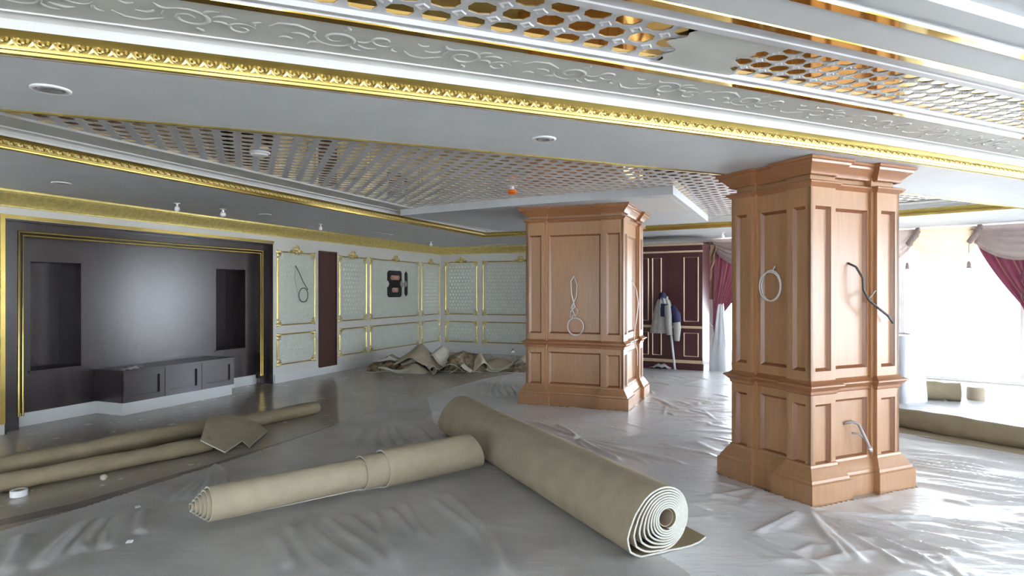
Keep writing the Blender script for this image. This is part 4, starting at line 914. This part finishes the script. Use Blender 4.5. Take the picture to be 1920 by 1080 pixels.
# swag valances along the visible bay
SW = [('swag', 0.30, 1.75, 'first beige swag of the valance next to the left drape'), ('swag', 1.70, 3.2, 'second beige swag of the valance behind the near pillar'), ('swag', 2.95, 4.02, 'pinkish swag of the valance just right of the near pillar'),
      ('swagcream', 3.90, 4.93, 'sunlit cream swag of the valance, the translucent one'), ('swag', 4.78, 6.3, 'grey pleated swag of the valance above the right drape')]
for mt, s0, s1, lab in SW:
    q = thing('valance_swag', lab, 'valance', group='swags of the window valance')
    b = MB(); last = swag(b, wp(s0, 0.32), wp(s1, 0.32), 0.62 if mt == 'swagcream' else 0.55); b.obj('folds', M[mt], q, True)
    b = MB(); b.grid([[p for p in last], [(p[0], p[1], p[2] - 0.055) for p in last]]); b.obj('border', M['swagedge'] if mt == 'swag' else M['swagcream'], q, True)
for s0, lab in ((3.95, 'brown valance tie with tassel left of the cream swag'), (4.84, 'brown valance tie with tassel right of the cream swag')):
    p = wp(s0, 0.40); q = thing('valance_tie', lab, 'curtain tie', (p[0], p[1], 0), 0)
    b = MB(); b.tube([(0.13, 0, 2.70), (0.05, -0.03, 2.58), (-0.08, -0.02, 2.42)], [0.05, 0.055, 0.045], 8); b.obj('knot', M['swagedge'], q, True)
    b = MB(); b.tube([(-0.08, -0.02, 2.42), (-0.085, -0.02, 2.12)], 0.006, 6); b.obj('cord', M['swagedge'], q)
    b = MB(); b.lathe([(0.0, 0.13), (0.025, 0.11), (0.03, 0.08), (0.04, 0.0), (0.0, 0.0)], 10, (-0.085, -0.02, 1.98)); b.obj('tassel', M['swagedge'], q, True)
def right_drape(u, v):
    s0 = 4.82 + 1.05 * v ** 1.35 ; s1 = 6.25
    s_ = s0 + (s1 - s0) * u; q = wp(s_, 0.22 + 0.045 * math.sin(u * 40 + v * 2)); z = 2.60 - 1.75 * v + 0.10 * u * v
    return (q[0], q[1], z)
drape('curtain', 'maroon striped drape pulled aside at the right edge', right_drape, 60, 18, ['drape', 'drapestripe'])
def left_drape(u, v):
    if v < 0.80:
        k = v / 0.80; s0 = 0.27 + 0.02 * k; s1 = 1.55 - 1.16 * k ** 1.25; z = 2.62 - 1.80 * k + 0.30 * u * k * (1 - k) + 0.12 * u * k
    else:
        k = (v - 0.80) / 0.20; s0 = 0.29 + 0.04 * k; s1 = 0.39 + 0.08 * k; z = 0.82 - 0.30 * k + 0.12 * u * (1 - k)
    q = wp(s0 + (s1 - s0) * u, 0.28 + 0.035 * math.sin(u * 38) * (1 - 0.6 * min(1, v / 0.8))); return (q[0], q[1], z)
drape('curtain', 'maroon striped drape tied back beside the maroon cabinet', left_drape, 60, 22, ['drape', 'drapestripe'])
def sheer(u, v):
    q = wp(-0.02 + 0.36 * u, 0.20 + 0.02 * math.sin(u * 30)); return (q[0], q[1], 2.66 - 1.25 * v)
drape('curtain', 'brown sheer curtain hanging between cabinet and left drape', sheer, 24, 6, ['sheer'])
def ruffle(u, v):
    q = wp(0.33 - 0.26 * v ** 1.2 + 0.15 * (u - 0.5) + 0.03 * math.sin(v * 26), 0.38 + 0.05 * math.sin(v * 26) + 0.04 * math.sin(u * 9)); return (q[0], q[1], 2.58 - 1.25 * v)
drape('curtain', 'tan ruffled jabot falling along the edge of the left drape', ruffle, 8, 60, ['ruffle'])
b = MB(); b.tube([(*wp(0.0, 0.42), 1.25), (*wp(0.2, 0.46), 0.98), (*wp(0.34, 0.44), 0.82)], 0.012, 6)
tag(b.obj('rope_tieback', M['swagedge'], None, True), 'cord tie holding the left maroon drape', 'curtain tie')
def wrapped(label, loc, rz, w, d_, h, seed, taper=0.0):
    rd = random.Random(seed); P = []; n = 28
    for k in range(11):
        v = k / 10; z = h * (1 - v) + 0.004; row = []
        for i in range(n + 1):
            t = 2 * math.pi * (i % n) / n; c, s_ = math.cos(t), math.sin(t); m_ = max(abs(c), abs(s_)) ** 0.8
            f_ = (0.92 + 0.14 * v) * (1 - taper * (1 - v) ** 1.4) + (0.035 + 0.08 * taper) * math.sin(5 * t + seed) * v + (0.02 + 0.05 * taper) * math.sin(9 * t + 3 * v + seed)
            row.append((w / 2 * c / m_ * f_, d_ / 2 * s_ / m_ * f_, z + (0.015 * math.sin(3 * t) if k == 0 else 0)))
        P.append(row)
    b = MB(); b.grid(P); b.add([p for p in P[0][:-1]], [tuple(range(n))]); o = place(b.obj('wrapped_furniture', M['film'], None, 60), loc, rz)
    return tag(o, label, 'wrapped furniture')
wrapped('plastic wrapped furniture piece right behind the near pillar', (5.68, 9.20, 0), R(20), 0.50, 0.5, 0.96, 1, 0.12)
wrapped('tall white plastic wrap hanging beside the maroon cabinet', (4.16, 12.55, 0), R(-28), 0.36, 0.26, 1.32, 2, 0.72)

# ------------------------------------------------------------------ small things: cables, wall plate, fittings, litter
def cable(label, loc, rz, pts, r, mat, parts=None):
    q = thing('hanging_cable', label, 'cable', loc, rz)
    b = MB(); b.tube(pts, r, 6); b.obj('wire', M[mat], q, True)
    for nm, pp, rr, mm in (parts or []): b = MB(); b.tube(pp, rr, 6); b.obj(nm, M[mm], q, True)
    return q
def loop(cx, cz, rx, rz_, y, a0=90, a1=450, n=24): return [(cx + rx * math.cos(R(a)), y, cz + rz_ * math.sin(R(a))) for a in np.linspace(a0, a1, n)]
cable('black cable hanging in a loop on the first wall panel', LW['loc'], LW['rz'],
      [(-5.50, -0.02, 2.05), (-5.45, -0.06, 1.93), (-5.34, -0.06, 1.76), (-5.20, -0.05, 1.62)] + loop(-5.32, 1.52, 0.12, 0.13, -0.05, 40, -320, 20), 0.008, 'cabledark',
      [('thin_wire', [(-5.50, -0.02, 2.03), (-5.53, -0.03, 1.8), (-5.46, -0.03, 1.6), (-5.40, -0.03, 1.42), (-5.2, -0.03, 1.40)], 0.004, 'cablegrey')])
# on pillar faces (local frames: -y front face, rotated -90 about z for the face looking to -x)
def pface(root, face): return (root.location.x, root.location.y, 0), root.rotation_euler.z + R(90 * face)
lo, ra = pface(far_p, 0); yf = -0.70 + 0.05 + 0.03
def zmap(P_): return [(p[0], p[1], 0.98 + (p[2] - 0.69) * 0.806) for p in P_]
cable('knotted white cable loops hanging on the far pillar', lo, ra,
      zmap([(-0.01, yf - 0.005, 1.72), (-0.05, yf - 0.03, 1.62), (-0.04, yf - 0.03, 1.40), (0.01, yf - 0.03, 1.18), (-0.05, yf - 0.03, 1.10), (-0.06, yf - 0.03, 1.0), (0.0, yf - 0.03, 1.05)] + loop(0.02, 0.84, 0.115, 0.15, yf - 0.035, 120, 470, 20)), 0.009, 'cablewhite',
      [('second_loop', zmap([(-0.01, yf - 0.005, 1.70), (0.04, yf - 0.03, 1.56), (0.03, yf - 0.03, 1.36), (-0.04, yf - 0.04, 1.16), (0.02, yf - 0.04, 1.02), (0.06, yf - 0.03, 1.1), (0.0, yf - 0.04, 1.22), (-0.03, yf - 0.04, 1.12)]), 0.008, 'cablewhite')])
lo, ra = pface(far_p, 1)
cable('thin pale cable strung down the lit side of the far pillar', lo, ra, [(-0.1, -0.69, 1.75), (-0.05, -0.74, 1.62), (0.02, -0.76, 1.42), (-0.05, -0.74, 1.15), (-0.12, -0.72, 0.95), (0.05, -0.74, 0.72), (0.15, -0.72, 0.5)], 0.007, 'cablewhite')
lo, ra = pface(near_p, 3); yf = -0.51 + 0.05 + 0.03
cable('white cable ring hanging on the shaded face of the near pillar', lo, ra, [(0.0, yf - 0.004, 1.80), (0.0, yf - 0.03, 1.765)] + loop(-0.015, 1.64, 0.10, 0.125, yf - 0.035, 80, 440, 24), 0.006, 'cablewhite',
      [('second_turn', loop(-0.02, 1.635, 0.108, 0.118, yf - 0.045, 60, 420, 24), 0.005, 'cablewhite')])
lo, ra = pface(near_p, 0); yf = -0.405 + 0.05 + 0.03
cable('dark cable stub sticking out of the lit face of the near pillar', lo, ra, [(0.0, yf - 0.002, 1.82), (0.03, yf - 0.05, 1.79), (0.07, yf - 0.08, 1.70), (0.075, yf - 0.08, 1.61), (0.11, yf - 0.10, 1.53), (0.20, yf - 0.12, 1.46), (0.30, yf - 0.13, 1.40), (0.36, yf - 0.13, 1.34)], 0.010, 'cabledark',
      [('bare_wire', [(0.11, yf - 0.10, 1.53), (0.16, yf - 0.09, 1.56), (0.22, yf - 0.08, 1.60)], 0.006, 'cablegrey')])
def sh(P_): return [(p[0] + 0.05, p[1], p[2] - 0.06) for p in P_]
cable('grey cable ends with a clip low on the near pillar', lo, ra, sh([(-0.10, yf - 0.002, 0.605), (-0.04, yf - 0.03, 0.62), (0.0, yf - 0.06, 0.60), (0.03, yf - 0.08, 0.52), (0.07, yf - 0.09, 0.44), (0.09, yf - 0.09, 0.40)]), 0.012, 'cablegrey',
      [('branch', sh([(-0.04, yf - 0.03, 0.53), (0.0, yf - 0.06, 0.525), (0.05, yf - 0.085, 0.48)]), 0.008, 'cablegrey'), ('clip', sh([(0.085, yf - 0.09, 0.415), (0.10, yf - 0.09, 0.385)]), 0.018, 'metal')])
# black hour-glass plates on the wide wall panel
def hourglass(x0, x1, z0, z1, notchL, notchR, y0, y1):
    c = 0.05; zm = (z0 + z1) / 2; hn = 0.075; q = []
    q += [(x0 + c, z0), (x1 - c, z0), (x1, z0 + c)]
    q += [(x1 - notchR * math.cos(R(a)), zm + hn * math.sin(R(a))) for a in np.linspace(-90, 90, 7)]
    q += [(x1, z1 - c), (x1 - c, z1), (x0 + c, z1), (x0, z1 - c)]
    q += [(x0 + notchL * math.cos(R(a)), zm + hn * math.sin(R(a))) for a in np.linspace(90, -90, 7)]
    q += [(x0, z0 + c)]; n = len(q); b = MB()
    b.add([(x, y0, z) for x, z in q] + [(x, y1, z) for x, z in q], [tuple(range(n)), tuple(range(n, 2 * n))[::-1]] + [(k, (k + 1) % n, n + (k + 1) % n, n + k) for k in range(n)]); return b
wpl = thing('wall_plate', 'black hourglass shaped plate with two red labels on the wide panel', 'wall plate', LW['loc'], LW['rz'])
hourglass(-2.53, -1.965, 1.452, 2.053, 0.075, 0.075, -0.045, -0.016).obj('plate', M['black'], wpl)
for (x0, x1, z0, z1, txt, sz) in ((-2.44, -2.06, 1.845, 1.945, 'TOMIX', 0.085), (-2.38, -2.11, 1.565, 1.665, 'TMX', 0.078)):
    zm = (z0 + z1) / 2; b = MB()
    for g, mt, y in ((0.0, 'labeltan', -0.047), (0.014, 'red', -0.049)):
        q = [(x0 + 0.03, z0 + g), (x1 - 0.03, z0 + g), (x1 - g, zm - 0.015), (x1 - g, zm + 0.015), (x1 - 0.03, z1 - g), (x0 + 0.03, z1 - g), (x0 + g, zm + 0.015), (x0 + g, zm - 0.015)]
        b.cur = 0 if mt == 'labeltan' else 1; b.add([(x, y, z) for x, z in q], [tuple(range(8))])
    lb = b.obj('label', [M['labeltan'], M['red']], wpl)
    cu_ = bpy.data.curves.new('lettering', 'FONT'); cu_.body = txt; cu_.size = sz; cu_.align_x = 'CENTER'; cu_.align_y = 'CENTER'; cu_.extrude = 0.0008; cu_.materials.append(M['labeltext'])
    tmp = bpy.data.objects.new('text', cu_); COL.objects.link(tmp); dg = bpy.context.evaluated_depsgraph_get(); me_t = bpy.data.meshes.new_from_object(tmp.evaluated_get(dg)); bpy.data.objects.remove(tmp)
    to = link_obj('lettering', me_t, lb, ((x0 + x1) / 2, -0.0505, zm)); to.rotation_euler = (R(90), 0, 0)
b = MB(); b.grid([[(-1.955 + r_ * 0.055 * math.cos(t), y, 1.752 + r_ * 0.07 * math.sin(t)) for t in np.linspace(0, 2 * math.pi, 17)] for r_, y in ((1.0, -0.03), (1.0, -0.055), (0.75, -0.065), (0.4, -0.052), (0.0, -0.052))]); b.obj('knob', M['cablegrey'], wpl, 40)
wp2 = thing('wall_plate', 'narrow black strip plate with grey knob beside the hourglass plate', 'wall plate', LW['loc'], LW['rz'])
hourglass(-1.80, -1.705, 1.474, 2.045, 0.02, 0.0, -0.045, -0.016).obj('plate', M['black'], wp2)
b = MB(); b.grid([[(-1.80 + r_ * 0.045 * math.cos(t), y, 1.752 + r_ * 0.07 * math.sin(t)) for t in np.linspace(0, 2 * math.pi, 17)] for r_, y in ((1.0, -0.03), (1.0, -0.055), (0.75, -0.065), (0.4, -0.052), (0.0, -0.052))]); b.obj('knob', M['cablegrey'], wp2, 40)
# ceiling fittings
def downlight(label, x, y, z, r=0.075, grp=None):
    q = thing('downlight', label, 'downlight', (x, y, z), 0, grp)
    b = MB(); b.lathe([(r, 0.0), (r, -0.006), (r * 0.82, -0.010), (r * 0.70, -0.004)], 24); b.obj('trim_ring', M['whiteplastic'], q, True)
    b = MB(); b.lathe([(r * 0.68, -0.002), (r * 0.6, -0.009), (r * 0.45, -0.009), (r * 0.36, -0.0015), (0.0, -0.0015)], 24); b.obj('lamp_cup', M['metal'], q, True)
downlight('round white downlight in the near soffit at the upper left', -2.30, 3.14, Z_NEAR, 0.088); downlight('round white downlight in the near soffit above the middle', 0.212, 4.161, Z_NEAR, 0.08)
downlight('shallow downlight in the side ceiling at the far left', -4.685, 6.543, Z_LEFT, 0.09); downlight('shallow downlight in the side ceiling right of the two sprinklers', -3.626, 9.242, Z_LEFT, 0.09)
def sprinkler(label, x, y, z, cap=None, sc=1.0):
    q = thing('sprinkler', label, 'sprinkler', (x, y, z), 0)
    b = MB(); b.lathe([(0.035 * sc, 0), (0.035 * sc, -0.006), (0.012 * sc, -0.012), (0.012 * sc, -0.04), (0.022 * sc, -0.045), (0.022 * sc, -0.05), (0, -0.05)], 12); b.obj('head', M['whiteplastic'], q, 40)
    b = MB(); b.lathe([(0.0, -0.05), (0.026 * sc, -0.055), (0.03 * sc, -0.085), (0.02 * sc, -0.105), (0, -0.105)], 12); b.obj('cap', cap or M['whiteplastic'], q, 40)
sprinkler('white sprinkler in the side ceiling near the left, first of the pair', -4.289, 8.059, Z_LEFT, None, 1.1); sprinkler('white sprinkler in the side ceiling, second of the left pair', -3.968, 8.638, Z_LEFT, None, 1.35)
sprinkler('small white sprinkler above the first wall panel', -3.217, 10.573, Z_LEFT); sprinkler('white sprinkler near the far corner of the side ceiling', -1.85, 14.365, Z_LEFT, None, 1.3)
sprinkler('sprinkler with an orange cap in the middle lattice', 0.0, 7.607, Z_COF, M['orange'], 2.0)
sprinkler('white sprinkler in the ceiling edge above the left drape', 4.05, 12.1, Z_LEFT, None, 1.4)
def detector(label, x, y, z, r=0.075):
    q = thing('smoke_detector', label, 'detector', (x, y, z), 0)
    b = MB(); b.lathe([(r, 0), (r, -0.015), (r * 0.85, -0.02)], 20); b.obj('base_ring', M['whiteplastic'], q, 40)
    b = MB(); b.lathe([(r * 0.8, -0.02), (r * 0.78, -0.035), (r * 0.5, -0.045), (0, -0.045)], 20); b.obj('head', M['whiteplastic'], q, 40)
detector('white smoke detector on the lattice near its left end', -2.31, 5.764, Z_COF, 0.09)
def vent(label, x, y, z, rz):
    q = thing('ceiling_vent', label, 'vent', (x, y, z), rz)
    b = MB(); b.box(-0.32, 0.32, -0.05, 0.05, -0.006, 0); b.obj('frame', M['whiteplastic'], q)
    for k in range(2): b = MB(); b.box(-0.29, 0.29, -0.03 + 0.035 * k, -0.005 + 0.035 * k, -0.008, -0.006); b.obj('slot', M['cablegrey'], q)
vent('slot vent in the side ceiling before the far corner', -2.55, 12.35, Z_LEFT, LW['rz']); vent('slot vent in the far ceiling left of the far pillar', -0.45, 15.2, Z_LEFT, FWF['rz'])
# litter on the floor
tr = thing('tape_roll', 'small white roll of tape on the floor by the left carpet rolls', 'tape', (-3.84, 4.90, 0.002))
b = MB(); b.lathe([(0.036, 0.0), (0.058, 0.0), (0.058, 0.048), (0.036, 0.048), (0.036, 0.0)], 24); b.obj('tape', M['tape'], tr, 40)
b = MB(); b.lathe([(0.031, 0.001), (0.036, 0.001), (0.036, 0.047), (0.031, 0.047), (0.031, 0.001)], 24); b.obj('core', M['core'], tr, 40)
b = MB(); rows = [[((0.028 + 0.004 * math.sin(5 * t + 3 * p_)) * math.cos(t) * math.sin(p_), (0.026 + 0.004 * math.sin(4 * t)) * math.sin(t) * math.sin(p_), 0.028 - 0.026 * math.cos(p_)) for t in np.linspace(0, 2 * math.pi, 13)] for p_ in np.linspace(0, math.pi, 8)]
b.grid(rows); tag(place(b.obj('paper_ball', M['offcutpale'], None, True), (-3.44, 5.30, 0.001)), 'small round wad lying in front of the left carpet rolls', 'paper ball')
for lab, x, y, rz in (('small pale flake on the plastic at the lower left', -2.42, 3.98, 0.4), ('tiny white flake on the plastic left of the coiled roll end', -2.75, 4.62, 1.1)):
    b = MB(); b.add([(-0.02, -0.008, 0.012), (0.018, -0.012, 0.012), (0.022, 0.01, 0.018), (-0.012, 0.012, 0.02), (-0.02, -0.008, 0.008), (0.018, -0.012, 0.008), (0.022, 0.01, 0.013), (-0.012, 0.012, 0.015)], [(0, 1, 2, 3), (4, 7, 6, 5), (0, 4, 5, 1), (1, 5, 6, 2), (2, 6, 7, 3), (3, 7, 4, 0)])
    tag(place(b.obj('paper_flake', M['tape']), (x, y, 0), rz), lab, 'paper')
